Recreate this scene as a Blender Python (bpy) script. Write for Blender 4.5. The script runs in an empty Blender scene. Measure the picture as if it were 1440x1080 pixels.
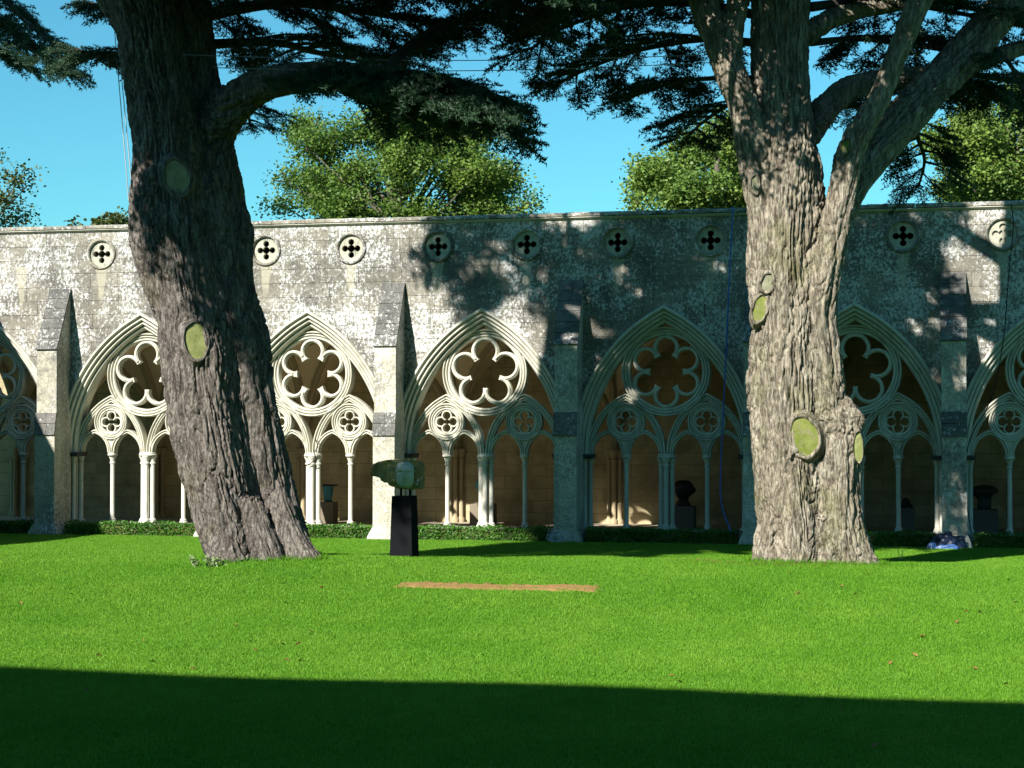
import bpy, bmesh, math, random
import numpy as np
from mathutils import Vector, Matrix
from mathutils.geometry import delaunay_2d_cdt
from mathutils.bvhtree import BVHTree

random.seed(7)
RNG = np.random.default_rng(11)
SC = bpy.context.scene
COL = SC.collection
R = math.radians

# ------------------------------------------------------------------ camera
F_PX = 2550.0
CAM = np.array([21.3984, -42.2651, 2.7395])
YAW, PITCH = 0.2246, 0.0222
cd = bpy.data.cameras.new('camera')
cam = bpy.data.objects.new('camera', cd)
COL.objects.link(cam)
cam.location = CAM
cam.rotation_euler = (math.pi / 2 + PITCH, 0, YAW)
cd.sensor_width = 36.0
cd.lens = F_PX / 1440.0 * 36.0
cd.clip_end = 2000
SC.camera = cam

# ------------------------------------------------------------------ light
SUN_AZ, SUN_EL = R(23.5), R(34.0)
world = bpy.data.worlds.new('World')
SC.world = world
world.use_nodes = True
wn = world.node_tree.nodes
wl = world.node_tree.links
sky = wn.new('ShaderNodeTexSky')
sky.sky_type = 'NISHITA'
sky.sun_disc = False
sky.sun_elevation = SUN_EL
sky.sun_rotation = math.pi + SUN_AZ
sky.air_density = 1.0
sky.dust_density = 0.35
sky.ozone_density = 1.5
tint = wn.new('ShaderNodeMix')
tint.data_type = 'RGBA'
tint.blend_type = 'MULTIPLY'
tint.inputs[0].default_value = 1.0
tint.inputs[7].default_value = (0.46, 1.16, 1.22, 1)
wl.new(sky.outputs[0], tint.inputs[6])
bg = wn['Background']
wl.new(tint.outputs[2], bg.inputs[0])
bg.inputs[1].default_value = 0.052

sd = bpy.data.lights.new('sun', 'SUN')
sun = bpy.data.objects.new('sun', sd)
COL.objects.link(sun)
sd.energy = 5.0
sd.angle = R(0.5)
sd.color = (1.0, 0.965, 0.90)
SUN_D = Vector((math.sin(SUN_AZ) * math.cos(SUN_EL), math.cos(SUN_AZ) * math.cos(SUN_EL), -math.sin(SUN_EL)))
sun.rotation_euler = SUN_D.to_track_quat('-Z', 'Y').to_euler()
sun.location = (10, -40, 40)

SC.view_settings.view_transform = 'Standard'
SC.view_settings.look = 'None'
SC.view_settings.exposure = 1.15
SC.view_settings.gamma = 1.0
SC.render.resolution_x, SC.render.resolution_y = 1024, 768

# ------------------------------------------------------------------ helpers
def ray(px, py):
    u = (px - 720) / F_PX
    v = -(py - 540) / F_PX
    cp, sp = math.cos(PITCH), math.sin(PITCH)
    y = cp - v * sp
    z = sp + v * cp
    c, s = math.cos(YAW), math.sin(YAW)
    return np.array([u * c - y * s, u * s + y * c, z])

def at(px, py, Y):
    d = ray(px, py)
    return CAM + d * (Y - CAM[1]) / d[1]

def ppm(Y):                      # photo pixels per metre at a depth Y, near the picture's middle
    return F_PX / ((Y - CAM[1]) * 1.03)

def lawn_h(x, y):
    h = 0.33 * np.exp(-((y + 12.0) / 4.6) ** 2)
    for (tx, ty) in ((10.6, -12.2), (18.9, -10.4)):
        h = h + 0.08 * np.exp(-(((x - tx) ** 2 + (y - ty) ** 2) / 2.1 ** 2))
    h = h + 0.025 * np.sin(x * 0.9 + 1.3) * np.sin(y * 0.63 + 0.4) * np.clip((-y - 2) / 6, 0, 1)
    return h

def ground_hit(px, py):
    d = ray(px, py)
    t = np.linspace(10, 60, 6000)
    P = CAM[None] + d[None] * t[:, None]
    below = P[:, 2] < lawn_h(P[:, 0], P[:, 1])
    i = int(np.argmax(below)) if below.any() else -1
    return P[i]

def setp(o, label=None, cat=None, group=None, kind=None):
    if label: o['label'] = label
    if cat: o['category'] = cat
    if group: o['group'] = group
    if kind: o['kind'] = kind
    return o

def empty(name, loc=(0, 0, 0)):
    o = bpy.data.objects.new(name, None)
    o.empty_display_size = 0.2
    o.location = loc
    COL.objects.link(o)
    return o

def link(name, me, mat=None, parent=None):
    o = bpy.data.objects.new(name, me)
    COL.objects.link(o)
    if mat is not None and len(me.materials) == 0:
        me.materials.append(mat)
    if parent is not None:
        o.parent = parent
        q = parent
        off = Vector((0, 0, 0))
        while q is not None:
            off = off + q.location
            q = q.parent
        o.location = -off          # meshes are modelled in world metres
    return o

def mesh(name, V, F, smooth=False):
    me = bpy.data.meshes.new(name)
    me.from_pydata([tuple(v) for v in V], [], [tuple(f) for f in F])
    if smooth:
        me.shade_smooth()
    me.update()
    return me

def tri_mesh(name, V, T, smooth=False):
    """V (n,3) float, T (m,3) int numpy, quickly"""
    me = bpy.data.meshes.new(name)
    n, m = len(V), len(T)
    me.vertices.add(n)
    me.vertices.foreach_set('co', np.ascontiguousarray(V, dtype=np.float32).ravel())
    me.loops.add(m * 3)
    me.loops.foreach_set('vertex_index', np.ascontiguousarray(T, dtype=np.int32).ravel())
    me.polygons.add(m)
    me.polygons.foreach_set('loop_start', np.arange(0, m * 3, 3, dtype=np.int32))
    me.update(calc_edges=True)
    me.validate()
    if smooth:
        me.shade_smooth()
    return me

class MB:
    """collects geometry of ONE part"""
    def __init__(self):
        self.V = []
        self.F = []
    def add(self, V, F):
        b = len(self.V)
        self.V += [tuple(v) for v in V]
        self.F += [tuple(i + b for i in f) for f in F]
        return self
    def box(self, x0, x1, y0, y1, z0, z1):
        V = [(x0, y0, z0), (x1, y0, z0), (x1, y1, z0), (x0, y1, z0), (x0, y0, z1), (x1, y0, z1), (x1, y1, z1), (x0, y1, z1)]
        F = [(0, 3, 2, 1), (4, 5, 6, 7), (0, 1, 5, 4), (1, 2, 6, 5), (2, 3, 7, 6), (3, 0, 4, 7)]
        return self.add(V, F)
    def lathe(self, c, prof, n=14, sx=1.0, sy=1.0):
        V, F = [], []
        for (r, z) in prof:
            for i in range(n):
                a = 2 * math.pi * i / n
                V.append((c[0] + r * math.cos(a) * sx, c[1] + r * math.sin(a) * sy, c[2] + z))
        m = len(prof)
        for j in range(m - 1):
            for i in range(n):
                k = (i + 1) % n
                F.append((j * n + i, j * n + k, (j + 1) * n + k, (j + 1) * n + i))
        F.append(tuple(range(n - 1, -1, -1)))
        F.append(tuple((m - 1) * n + i for i in range(n)))
        return self.add(V, F)
    def tube(self, P, rad, n=6, cap=True):
        V, F = tube_geo(P, rad, n, cap)
        return self.add(V, F)
    def sweep(self, path, prof, closed=False):
        """path in the x,z plane; prof = closed polygon of (offset to the path's left, y)"""
        P = np.array(path, float)
        n = len(P)
        N = np.zeros_like(P)
        for i in range(n):
            if closed:
                a, b = P[i - 1], P[(i + 1) % n]
                d0, d1 = P[i] - a, b - P[i]
            else:
                d0 = P[i] - P[i - 1] if i > 0 else P[1] - P[0]
                d1 = P[i + 1] - P[i] if i < n - 1 else P[i] - P[i - 1]
            d0 = d0 / np.linalg.norm(d0)
            d1 = d1 / np.linalg.norm(d1)
            n0 = np.array([-d0[1], d0[0]])
            n1 = np.array([-d1[1], d1[0]])
            m = n0 + n1
            m = m / max(1e-6, np.dot(m, n0))
            N[i] = m
        V, F = [], []
        k = len(prof)
        for i in range(n):
            for (o, y) in prof:
                q = P[i] + N[i] * o
                V.append((q[0], y, q[1]))
        rng = n if closed else n - 1
        for i in range(rng):
            j = (i + 1) % n
            for a in range(k):
                b = (a + 1) % k
                F.append((i * k + a, i * k + b, j * k + b, j * k + a))
        if not closed:
            F.append(tuple(range(k)))
            F.append(tuple((n - 1) * k + a for a in range(k - 1, -1, -1)))
        return self.add(V, F)
    def build(self, name, mat, parent=None, smooth=False):
        me = mesh(name, self.V, self.F)
        bm = bmesh.new()
        bm.from_mesh(me)
        bmesh.ops.recalc_face_normals(bm, faces=bm.faces)
        bm.to_mesh(me)
        bm.free()
        if smooth:
            me.shade_smooth()
            try:
                me.set_sharp_from_angle(angle=R(40))
            except Exception:
                pass
        return link(name, me, mat, parent)

def tube_geo(P, rad, n=6, cap=True):
    P = np.array(P, float)
    m = len(P)
    rad = np.broadcast_to(np.array(rad, float), (m,))
    T = np.gradient(P, axis=0)
    T /= np.linalg.norm(T, axis=1)[:, None] + 1e-9
    ref = np.array([0.0, 0.0, 1.0]) if abs(T[0][2]) < 0.9 else np.array([1.0, 0, 0])
    V, F = [], []
    u = np.cross(ref, T[0])
    u /= np.linalg.norm(u)
    for i in range(m):
        u = u - T[i] * np.dot(u, T[i])
        u /= np.linalg.norm(u) + 1e-9
        w = np.cross(T[i], u)
        for k in range(n):
            a = 2 * math.pi * k / n
            V.append(P[i] + (u * math.cos(a) + w * math.sin(a)) * rad[i])
    for i in range(m - 1):
        for k in range(n):
            l = (k + 1) % n
            F.append((i * n + k, i * n + l, (i + 1) * n + l, (i + 1) * n + k))
    if cap:
        F.append(tuple(range(n - 1, -1, -1)))
        F.append(tuple((m - 1) * n + k for k in range(n)))
    return V, F

def catmull(P, n=8):
    P = np.array(P, float)
    A = np.vstack([2 * P[0] - P[1], P, 2 * P[-1] - P[-2]])
    out = []
    for i in range(1, len(A) - 2):
        p0, p1, p2, p3 = A[i - 1], A[i], A[i + 1], A[i + 2]
        for t in np.linspace(0, 1, n, endpoint=False):
            out.append(0.5 * (2 * p1 + (p2 - p0) * t + (2 * p0 - 5 * p1 + 4 * p2 - p3) * t * t + (3 * p1 - p0 - 3 * p2 + p3) * t ** 3))
    out.append(A[-2])
    return np.array(out)

# ------------------------------------------------------------------ numpy noise
def _hash(ix, iy, iz, seed):
    h = (ix * 374761393 + iy * 668265263 + iz * 2147483647 + seed * 1274126177) & 0xFFFFFFFF
    h = ((h ^ (h >> 13)) * 1274126177) & 0xFFFFFFFF
    h = h ^ (h >> 16)
    return (h & 0xFFFF) / 65535.0

def vnoise(P, seed=0):
    I = np.floor(P).astype(np.int64)
    f = P - I
    f = f * f * (3 - 2 * f)
    r = 0
    for dx in (0, 1):
        for dy in (0, 1):
            for dz in (0, 1):
                w = (f[:, 0] if dx else 1 - f[:, 0]) * (f[:, 1] if dy else 1 - f[:, 1]) * (f[:, 2] if dz else 1 - f[:, 2])
                r = r + w * _hash(I[:, 0] + dx, I[:, 1] + dy, I[:, 2] + dz, seed)
    return r

def fbm(P, octv=3, seed=0):
    r, a, s = 0, 0.5, 0
    for k in range(octv):
        r = r + a * vnoise(P * 2 ** k, seed + k)
        s += a
        a *= 0.5
    return r / s

# ------------------------------------------------------------------ materials
class Mat:
    def __init__(self, name, rough=0.9, spec=0.2):
        self.m = bpy.data.materials.new(name)
        self.m.use_nodes = True
        self.nt = self.m.node_tree
        self.b = self.nt.nodes['Principled BSDF']
        self.b.inputs['Roughness'].default_value = rough
        self.b.inputs['Specular IOR Level'].default_value = spec
        self.pos = self.nt.nodes.new('ShaderNodeNewGeometry').outputs['Position']
    def n(self, t):
        return self.nt.nodes.new(t)
    def l(self, a, b):
        self.nt.links.new(a, b)
    def scaled(self, s, src=None):
        v = self.n('ShaderNodeVectorMath')
        v.operation = 'MULTIPLY'
        v.inputs[1].default_value = s
        self.l(src or self.pos, v.inputs[0])
        return v.outputs[0]
    def noise(self, scale, detail=4, rough=0.55, vec=None, dist=0.0):
        t = self.n('ShaderNodeTexNoise')
        t.inputs['Scale'].default_value = scale
        t.inputs['Detail'].default_value = detail
        t.inputs['Roughness'].default_value = rough
        t.inputs['Distortion'].default_value = dist
        self.l(vec or self.pos, t.inputs['Vector'])
        return t.outputs['Fac']
    def ramp(self, src, stops):
        r = self.n('ShaderNodeValToRGB')
        e = r.color_ramp.elements
        while len(e) < len(stops):
            e.new(0.5)
        for i, (p, c) in enumerate(stops):
            e[i].position = p
            e[i].color = (*c, 1) if not isinstance(c, (int, float)) else (c, c, c, 1)
        self.l(src, r.inputs[0])
        return r.outputs[0]
    def mix(self, fac, a, b, mode='MIX'):
        x = self.n('ShaderNodeMix')
        x.data_type = 'RGBA'
        x.blend_type = mode
        for s, i in ((fac, 0), (a, 6), (b, 7)):
            if hasattr(s, 'links'):
                self.l(s, x.inputs[i])
            elif i == 0:
                x.inputs[0].default_value = s
            else:
                x.inputs[i].default_value = (*s, 1)
        return x.outputs[2]
    def math(self, op, a, b=None, c=None):
        x = self.n('ShaderNodeMath')
        x.operation = op
        for s, i in ((a, 0), (b, 1), (c, 2)):
            if s is None:
                continue
            if hasattr(s, 'links'):
                self.l(s, x.inputs[i])
            else:
                x.inputs[i].default_value = s
        return x.outputs[0]
    def random(self):
        return self.n('ShaderNodeObjectInfo').outputs['Random']
    def color(self, src):
        if hasattr(src, 'links'):
            self.l(src, self.b.inputs['Base Color'])
        else:
            self.b.inputs['Base Color'].default_value = (*src, 1)
        return self
    def bump(self, src, strength=0.5, dist=0.02):
        b = self.n('ShaderNodeBump')
        b.inputs['Strength'].default_value = strength
        b.inputs['Distance'].default_value = dist
        self.l(src, b.inputs['Height'])
        self.l(b.outputs[0], self.b.inputs['Normal'])
        return self

def lichen_stone(name, buff, pale, dark, lich=0.5, darkness=0.5, streaks=False, rnd=True):
    M = Mat(name, 0.95, 0.1)
    big = M.noise(0.55, 4, 0.6)
    med = M.noise(2.3, 5, 0.62)
    c = M.mix(M.ramp(med, [(0.35, 0.0), (0.68, 1.0)]), buff, pale)
    if rnd:
        c = M.mix(M.math('MULTIPLY', M.random(), 0.55), c, [v * 0.72 for v in buff])
    # dark grime in blotches
    g = M.math('ADD', M.math('MULTIPLY', big, 0.6), M.math('MULTIPLY', M.noise(7, 6, 0.7), 0.4))
    gr = M.ramp(g, [(0.57 - 0.2 * darkness, 0.0), (0.70 - 0.14 * darkness, 1.0)])
    c = M.mix(M.math('MULTIPLY', gr, 0.85), c, dark)
    vs = M.ramp(M.noise(2.6, 4, 0.6, M.scaled((1, 1, 0.07))), [(0.52, 0.0), (0.66, 1.0)])
    c = M.mix(M.math('MULTIPLY', vs, 0.45), c, dark)
    # small dark and white lichen flecks
    f1 = M.ramp(M.noise(24, 6, 0.78), [(0.52, 0.0), (0.57, 1.0)])
    c = M.mix(M.math('MULTIPLY', f1, 0.62), c, dark)
    patch = M.ramp(M.math('ADD', M.math('MULTIPLY', M.noise(0.7, 3, 0.6), 0.6), M.math('MULTIPLY', M.noise(3.1, 4, 0.65), 0.4)), [(0.38, 0.0), (0.58, 1.0)])
    th = 0.615 - 0.10 * lich
    f2 = M.math('ADD', M.math('MULTIPLY', M.noise(15, 9, 0.8, M.scaled((1, 1, 0.8))), 0.86), M.math('MULTIPLY', patch, 0.13))
    f2 = M.ramp(f2, [(th - 0.015, 0.0), (th + 0.03, 1.0)])
    c = M.mix(M.math('MULTIPLY', f2, 0.8), c, (0.60, 0.60, 0.58))
    if streaks:
        sep = M.n('ShaderNodeSeparateXYZ')
        M.l(M.pos, sep.inputs[0])
        wob = M.math('MULTIPLY', M.math('SUBTRACT', M.noise(1.7, 3, 0.6), 0.5), 0.16)
        dx = M.math('ABSOLUTE', M.math('SUBTRACT', M.math('MODULO', M.math('ADD', M.math('ADD', sep.outputs[0], wob), 44.0), 2.2), 1.1))
        wid = M.math('ADD', 0.02, M.math('MULTIPLY', M.math('MAXIMUM', M.math('SUBTRACT', sep.outputs[2], 5.5), 0.0), 0.12))
        inx = M.ramp(M.math('SUBTRACT', wid, dx), [(0.0, 0.0), (0.03, 1.0)])
        zz = M.math('MULTIPLY', M.ramp(M.math('SUBTRACT', sep.outputs[2], M.math('ADD', 5.1, M.noise(0.45, 1))), [(0.0, 0.0), (0.35, 1.0)]),
                    M.math('LESS_THAN', sep.outputs[2], 6.75))
        s = M.math('MULTIPLY', M.math('MULTIPLY', inx, zz), 0.55)
        c = M.mix(s, c, (0.42, 0.39, 0.29))
    M.color(c)
    M.bump(M.noise(14, 8, 0.7), 0.5, 0.03)
    return M.m

def simple(name, col, var=0.25, scale=4.0, rough=0.85, bump=0.3, bscale=30, spec=0.2, metallic=0.0, dist=0.01):
    M = Mat(name, rough, spec)
    f = M.noise(scale, 5, 0.6)
    M.color(M.mix(f, [v * (1 - var) for v in col], [min(1, v * (1 + var)) for v in col]))
    if bump:
        M.bump(M.noise(bscale, 6, 0.65), bump, dist)
    M.b.inputs['Metallic'].default_value = metallic
    return M.m

MT = {}
MT['wall'] = lichen_stone('lichen_ashlar', (0.255, 0.232, 0.18), (0.335, 0.31, 0.25), (0.08, 0.077, 0.07), 0.82, 0.7, True)
MT['buttress'] = lichen_stone('buttress_stone', (0.46, 0.42, 0.32), (0.60, 0.57, 0.46), (0.11, 0.11, 0.10), 0.45, 0.6)
MT['slab'] = lichen_stone('weathered_slab', (0.15, 0.145, 0.13), (0.21, 0.20, 0.18), (0.05, 0.05, 0.05), 0.22, 0.6)
MT['coping'] = lichen_stone('coping_stone', (0.28, 0.25, 0.19), (0.42, 0.39, 0.31), (0.06, 0.06, 0.055), 0.5, 0.7)

def pale_stone(name, a, b, stain, amt):
    M = Mat(name, 0.88, 0.15)
    c = M.mix(M.ramp(M.noise(1.6, 5, 0.6), [(0.3, 0.0), (0.7, 1.0)]), a, b)
    st = M.ramp(M.noise(3.3, 6, 0.7, M.scaled((1.6, 1.6, 0.6))), [(0.52, 0.0), (0.70, 1.0)])
    c = M.mix(M.math('MULTIPLY', st, amt), c, stain)
    M.color(c)
    M.bump(M.noise(38, 5, 0.6), 0.25, 0.01)
    return M.m

MT['tracery'] = pale_stone('limestone_tracery', (0.45, 0.43, 0.345), (0.56, 0.54, 0.45), (0.18, 0.17, 0.135), 0.6)
MT['roundel'] = pale_stone('roundel_stone', (0.31, 0.30, 0.235), (0.45, 0.43, 0.345), (0.08, 0.085, 0.068), 0.9)
MT['shaft'] = pale_stone('shaft_marble', (0.46, 0.44, 0.37), (0.60, 0.58, 0.50), (0.20, 0.19, 0.16), 0.35)
MT['dark_capital'] = simple('dark_marble', (0.06, 0.06, 0.055), 0.3, 6, 0.5, 0.2)

def inner_stone():
    M = Mat('warm_ashlar', 0.9, 0.1)
    br = M.n('ShaderNodeTexBrick')
    br.inputs['Scale'].default_value = 1.0
    br.inputs['Brick Width'].default_value = 0.78
    br.inputs['Row Height'].default_value = 0.33
    br.inputs['Mortar Size'].default_value = 0.008
    br.inputs['Color1'].default_value = (0.56, 0.46, 0.28, 1)
    br.inputs['Color2'].default_value = (0.45, 0.37, 0.225, 1)
    br.inputs['Mortar'].default_value = (0.28, 0.23, 0.14, 1)
    sep = M.n('ShaderNodeSeparateXYZ')
    M.l(M.pos, sep.inputs[0])
    cb = M.n('ShaderNodeCombineXYZ')
    M.l(sep.outputs[0], cb.inputs[0])
    M.l(sep.outputs[2], cb.inputs[1])
    M.l(cb.outputs[0], br.inputs['Vector'])
    c = M.mix(M.ramp(M.noise(1.3, 5, 0.65), [(0.4, 0.0), (0.75, 0.75)]), br.outputs[0], (0.17, 0.14, 0.075))
    M.color(c)
    M.bump(M.noise(20, 5, 0.65), 0.25, 0.01)
    return M.m
MT['inner'] = inner_stone()
MT['vault'] = simple('vault_plaster', (0.66, 0.55, 0.36), 0.15, 1.3, 0.9, 0.2, 15)
MT['rib'] = simple('rib_stone', (0.36, 0.29, 0.18), 0.15, 3, 0.9, 0.2, 25)
MT['paving'] = simple('walk_paving', (0.40, 0.35, 0.26), 0.3, 2.2, 0.8, 0.2, 18)
MT['roof'] = simple('lead_roof', (0.16, 0.165, 0.17), 0.2, 2, 0.6, 0.1, 8)

def lawn_mat():
    M = Mat('turf', 0.9, 0.15)
    f = M.noise(0.45, 4, 0.6)
    g = M.noise(35, 6, 0.75)
    c = M.mix(M.ramp(f, [(0.35, 0.0), (0.7, 1.0)]), (0.030, 0.125, 0.008), (0.055, 0.165, 0.012))
    c = M.mix(M.ramp(g, [(0.35, 0.0), (0.7, 1.0)]), c, (0.02, 0.075, 0.005))
    M.color(c)
    M.bump(g, 0.6, 0.03)
    return M.m
MT['lawn'] = lawn_mat()

def grass_mat():
    M = Mat('grass_blades', 0.55, 0.25)
    a = M.ramp(M.noise(0.5, 4, 0.62), [(0.32, 0.0), (0.68, 1.0)])
    b = M.ramp(M.noise(4.5, 5, 0.7, M.scaled((1, 0.55, 1))), [(0.35, 0.0), (0.68, 1.0)])
    c = M.mix(a, (0.110, 0.285, 0.012), (0.175, 0.360, 0.026))
    c = M.mix(M.math('MULTIPLY', b, 0.45), c, (0.075, 0.225, 0.009))
    yl = M.ramp(M.noise(1.3, 4, 0.65, M.scaled((1, 0.4, 1))), [(0.55, 0.0), (0.75, 1.0)])
    c = M.mix(M.math('MULTIPLY', yl, 0.5), c, (0.21, 0.36, 0.03))
    w = M.ramp(M.noise(45, 3, 0.6), [(0.58, 0.0), (0.70, 1.0)])
    c = M.mix(M.math('MULTIPLY', w, 0.35), c, (0.25, 0.45, 0.05))
    dkg = M.ramp(M.noise(28, 3, 0.6), [(0.34, 1.0), (0.46, 0.0)])
    c = M.mix(M.math('MULTIPLY', dkg, 0.3), c, (0.045, 0.15, 0.010))
    M.color(c)
    out = M.nt.nodes['Material Output']
    tr = M.n('ShaderNodeBsdfTranslucent')
    M.l(c, tr.inputs[0])
    mx = M.n('ShaderNodeMixShader')
    mx.inputs[0].default_value = 0.35
    M.l(M.b.outputs[0], mx.inputs[1])
    M.l(tr.outputs[0], mx.inputs[2])
    M.l(mx.outputs[0], out.inputs[0])
    return M.m
MT['grass'] = grass_mat()

def leaf_mat(name, a, b, trans=0.35, scale=1.2, rough=0.5):
    M = Mat(name, rough, 0.3)
    f = M.math('ADD', M.math('MULTIPLY', M.noise(scale, 4, 0.6), 0.55), M.math('MULTIPLY', M.noise(scale * 14, 2, 0.5), 0.45))
    c = M.mix(M.ramp(f, [(0.36, 0.0), (0.64, 1.0)]), a, b)
    M.color(c)
    out = M.nt.nodes['Material Output']
    tr = M.n('ShaderNodeBsdfTranslucent')
    M.l(c, tr.inputs[0])
    mx = M.n('ShaderNodeMixShader')
    mx.inputs[0].default_value = trans
    M.l(M.b.outputs[0], mx.inputs[1])
    M.l(tr.outputs[0], mx.inputs[2])
    M.l(mx.outputs[0], out.inputs[0])
    return M.m
MT['cedar'] = leaf_mat('cedar_needles', (0.012, 0.034, 0.016), (0.028, 0.066, 0.026), 0.12, 1.0, 0.6)
MT['leaf_a'] = leaf_mat('yellow_green_leaves', (0.035, 0.095, 0.014), (0.165, 0.245, 0.038), 0.3, 0.6)
MT['leaf_b'] = leaf_mat('mid_green_leaves', (0.045, 0.11, 0.02), (0.20, 0.285, 0.05), 0.3, 0.6)
MT['leaf_c'] = leaf_mat('dark_green_leaves', (0.03, 0.06, 0.018), (0.12, 0.13, 0.03), 0.25, 0.8)
MT['box_leaf'] = leaf_mat('box_leaves', (0.035, 0.12, 0.012), (0.085, 0.21, 0.025), 0.2, 2.0, 0.45)

def bark_mat(name, a, b, c3, moss, moss_amt):
    M = Mat(name, 0.95, 0.1)
    st = M.scaled((1, 1, 0.22))
    c = M.mix(M.ramp(M.noise(9, 6, 0.7, st), [(0.40, 0.0), (0.60, 1.0)]), a, b)
    dk = M.ramp(M.noise(24, 5, 0.7, M.scaled((1, 1, 0.15))), [(0.40, 1.0), (0.49, 0.0)])
    c = M.mix(M.math('MULTIPLY', dk, 0.6), c, [v * 0.34 for v in a])
    c = M.mix(M.math('MULTIPLY', M.ramp(M.noise(1.1, 4, 0.6), [(0.45, 0.0), (0.7, 1.0)]), 0.6), c, c3)
    fl = M.ramp(M.noise(26, 4, 0.65, M.scaled((1, 1, 0.5))), [(0.57, 0.0), (0.63, 1.0)])
    c = M.mix(M.math('MULTIPLY', fl, 0.32), c, (0.44, 0.41, 0.35))
    ms = M.ramp(M.noise(0.8, 5, 0.65), [(0.54, 0.0), (0.68, 1.0)])
    c = M.mix(M.math('MULTIPLY', ms, moss_amt), c, moss)
    M.color(c)
    h = M.math('ADD', M.math('MULTIPLY', M.noise(22, 6, 0.7, st), 0.7), M.math('MULTIPLY', M.noise(60, 4, 0.6), 0.3))
    M.bump(M.math('SUBTRACT', h, M.math('MULTIPLY', dk, 0.35)), 1.0, 0.04)
    return M.m
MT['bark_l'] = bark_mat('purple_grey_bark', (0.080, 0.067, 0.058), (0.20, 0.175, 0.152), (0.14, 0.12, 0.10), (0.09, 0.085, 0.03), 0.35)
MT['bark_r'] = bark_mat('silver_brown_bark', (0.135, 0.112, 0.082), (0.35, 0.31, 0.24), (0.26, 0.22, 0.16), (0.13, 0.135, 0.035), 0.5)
MT['twig'] = simple('twig_bark', (0.05, 0.042, 0.034), 0.3, 5, 0.95, 0.3, 20)
MT['tree_bark'] = simple('grey_tree_bark', (0.10, 0.085, 0.065), 0.3, 5, 0.95, 0.3, 20)

def scar_mat(name, a, b, g):
    M = Mat(name, 0.9, 0.1)
    c = M.mix(M.ramp(M.noise(5, 5, 0.65), [(0.38, 0.0), (0.62, 1.0)]), a, b)
    c = M.mix(M.ramp(M.noise(11, 5, 0.7), [(0.50, 0.0), (0.66, 0.85)]), c, g)
    c = M.mix(M.ramp(M.noise(22, 4, 0.7, M.scaled((1, 1, 0.3))), [(0.60, 0.0), (0.68, 0.7)]), c, [v * 0.35 for v in g])
    M.color(c)
    M.bump(M.noise(25, 5, 0.6), 0.4, 0.02)
    return M.m
MT['scar_green'] = scar_mat('mossy_cut_wood', (0.12, 0.15, 0.026), (0.18, 0.195, 0.055), (0.20, 0.175, 0.11))
MT['scar_pale'] = scar_mat('algae_cut_wood', (0.17, 0.19, 0.06), (0.24, 0.25, 0.10), (0.13, 0.14, 0.06))
MT['scar_grey'] = scar_mat('grey_cut_wood', (0.20, 0.19, 0.14), (0.29, 0.28, 0.20), (0.22, 0.24, 0.10))
MT['callus'] = simple('callus_bark', (0.20, 0.155, 0.11), 0.45, 7, 0.95, 0.5, 28)

# ------------------------------------------------------------------ planar pieces cut out of curves
def circle(cx, cz, r, n=48):
    return [(cx + r * math.cos(2 * math.pi * i / n), cz + r * math.sin(2 * math.pi * i / n)) for i in range(n)]

class Arch:
    """pointed arch of two equal arcs: half span h, rise v, springing z0, centre x"""
    def __init__(self, x, z0, h, v):
        self.x, self.z0, self.h, self.v = x, z0, h, v
        self.r = (v * v + h * h) / (2 * h)
        self.c = self.r - h            # the left arc's centre lies c to the right of the axis
    def path(self, off=0.0, n=20, foot=0.0):
        r = self.r + off
        th = math.acos(max(-1, min(1, self.c / r)))     # angle at the apex
        L = [(self.x + self.c - r * math.cos(th * i / n), self.z0 + r * math.sin(th * i / n)) for i in range(n + 1)]
        Q = L + [(2 * self.x - p[0], p[1]) for p in reversed(L[:-1])]
        if foot:
            Q = [(Q[0][0], self.z0 - foot)] + Q + [(Q[-1][0], self.z0 - foot)]
        return Q
    def inside(self, x, z, off=0.0):
        dx = abs(x - self.x)
        r = self.r + off
        if z < self.z0:
            return dx < self.h + off
        return (dx + self.c) ** 2 + (z - self.z0) ** 2 < r * r

def cdt(loops, opens=()):
    """triangulate an arrangement of closed loops and open polylines"""
    V, E = [], []
    for lp in loops:
        b = len(V)
        V += [Vector(p) for p in lp]
        E += [(b + i, b + (i + 1) % len(lp)) for i in range(len(lp))]
    for lp in opens:
        b = len(V)
        V += [Vector(p) for p in lp]
        E += [(b + i, b + i + 1) for i in range(len(lp) - 1)]
    v, e, f, _, _, _ = delaunay_2d_cdt(V, E, [], 0, 1e-5)
    return [tuple(p) for p in v], [tuple(x) for x in f]

def plate(mb, V, tris, y0, y1):
    """extrude a set of x,z triangles from y0 (front) to y1 (back)"""
    used = {}
    P = []
    for t in tris:
        for i in t:
            if i not in used:
                used[i] = len(P)
                P.append(V[i])
    n = len(P)
    W = [(p[0], y0, p[1]) for p in P] + [(p[0], y1, p[1]) for p in P]
    F = []
    edges = {}
    for t in tris:
        a, b, c = (used[i] for i in t)
        F.append((a, b, c))
        F.append((c + n, b + n, a + n))
        for (i, j) in ((a, b), (b, c), (c, a)):
            if (j, i) in edges:
                del edges[(j, i)]
            else:
                edges[(i, j)] = 1
    for (i, j) in edges:
        F.append((j, i, i + n, j + n))
    mb.add(W, F)
    return mb

# ================================================================== GROUND
def grid_mesh(name, x0, x1, y0, y1, nx, ny, hf, mat):
    xs = np.linspace(x0, x1, nx)
    ys = np.linspace(y0, y1, ny)
    X, Y = np.meshgrid(xs, ys)
    Z = hf(X, Y)
    V = np.stack([X.ravel(), Y.ravel(), Z.ravel()], 1)
    i = np.arange((nx - 1) * (ny - 1))
    a = (i // (nx - 1)) * nx + i % (nx - 1)
    T = np.concatenate([np.stack([a, a + 1, a + nx + 1], 1), np.stack([a, a + nx + 1, a + nx], 1)])
    return tri_mesh(name, V, T, True)

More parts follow.
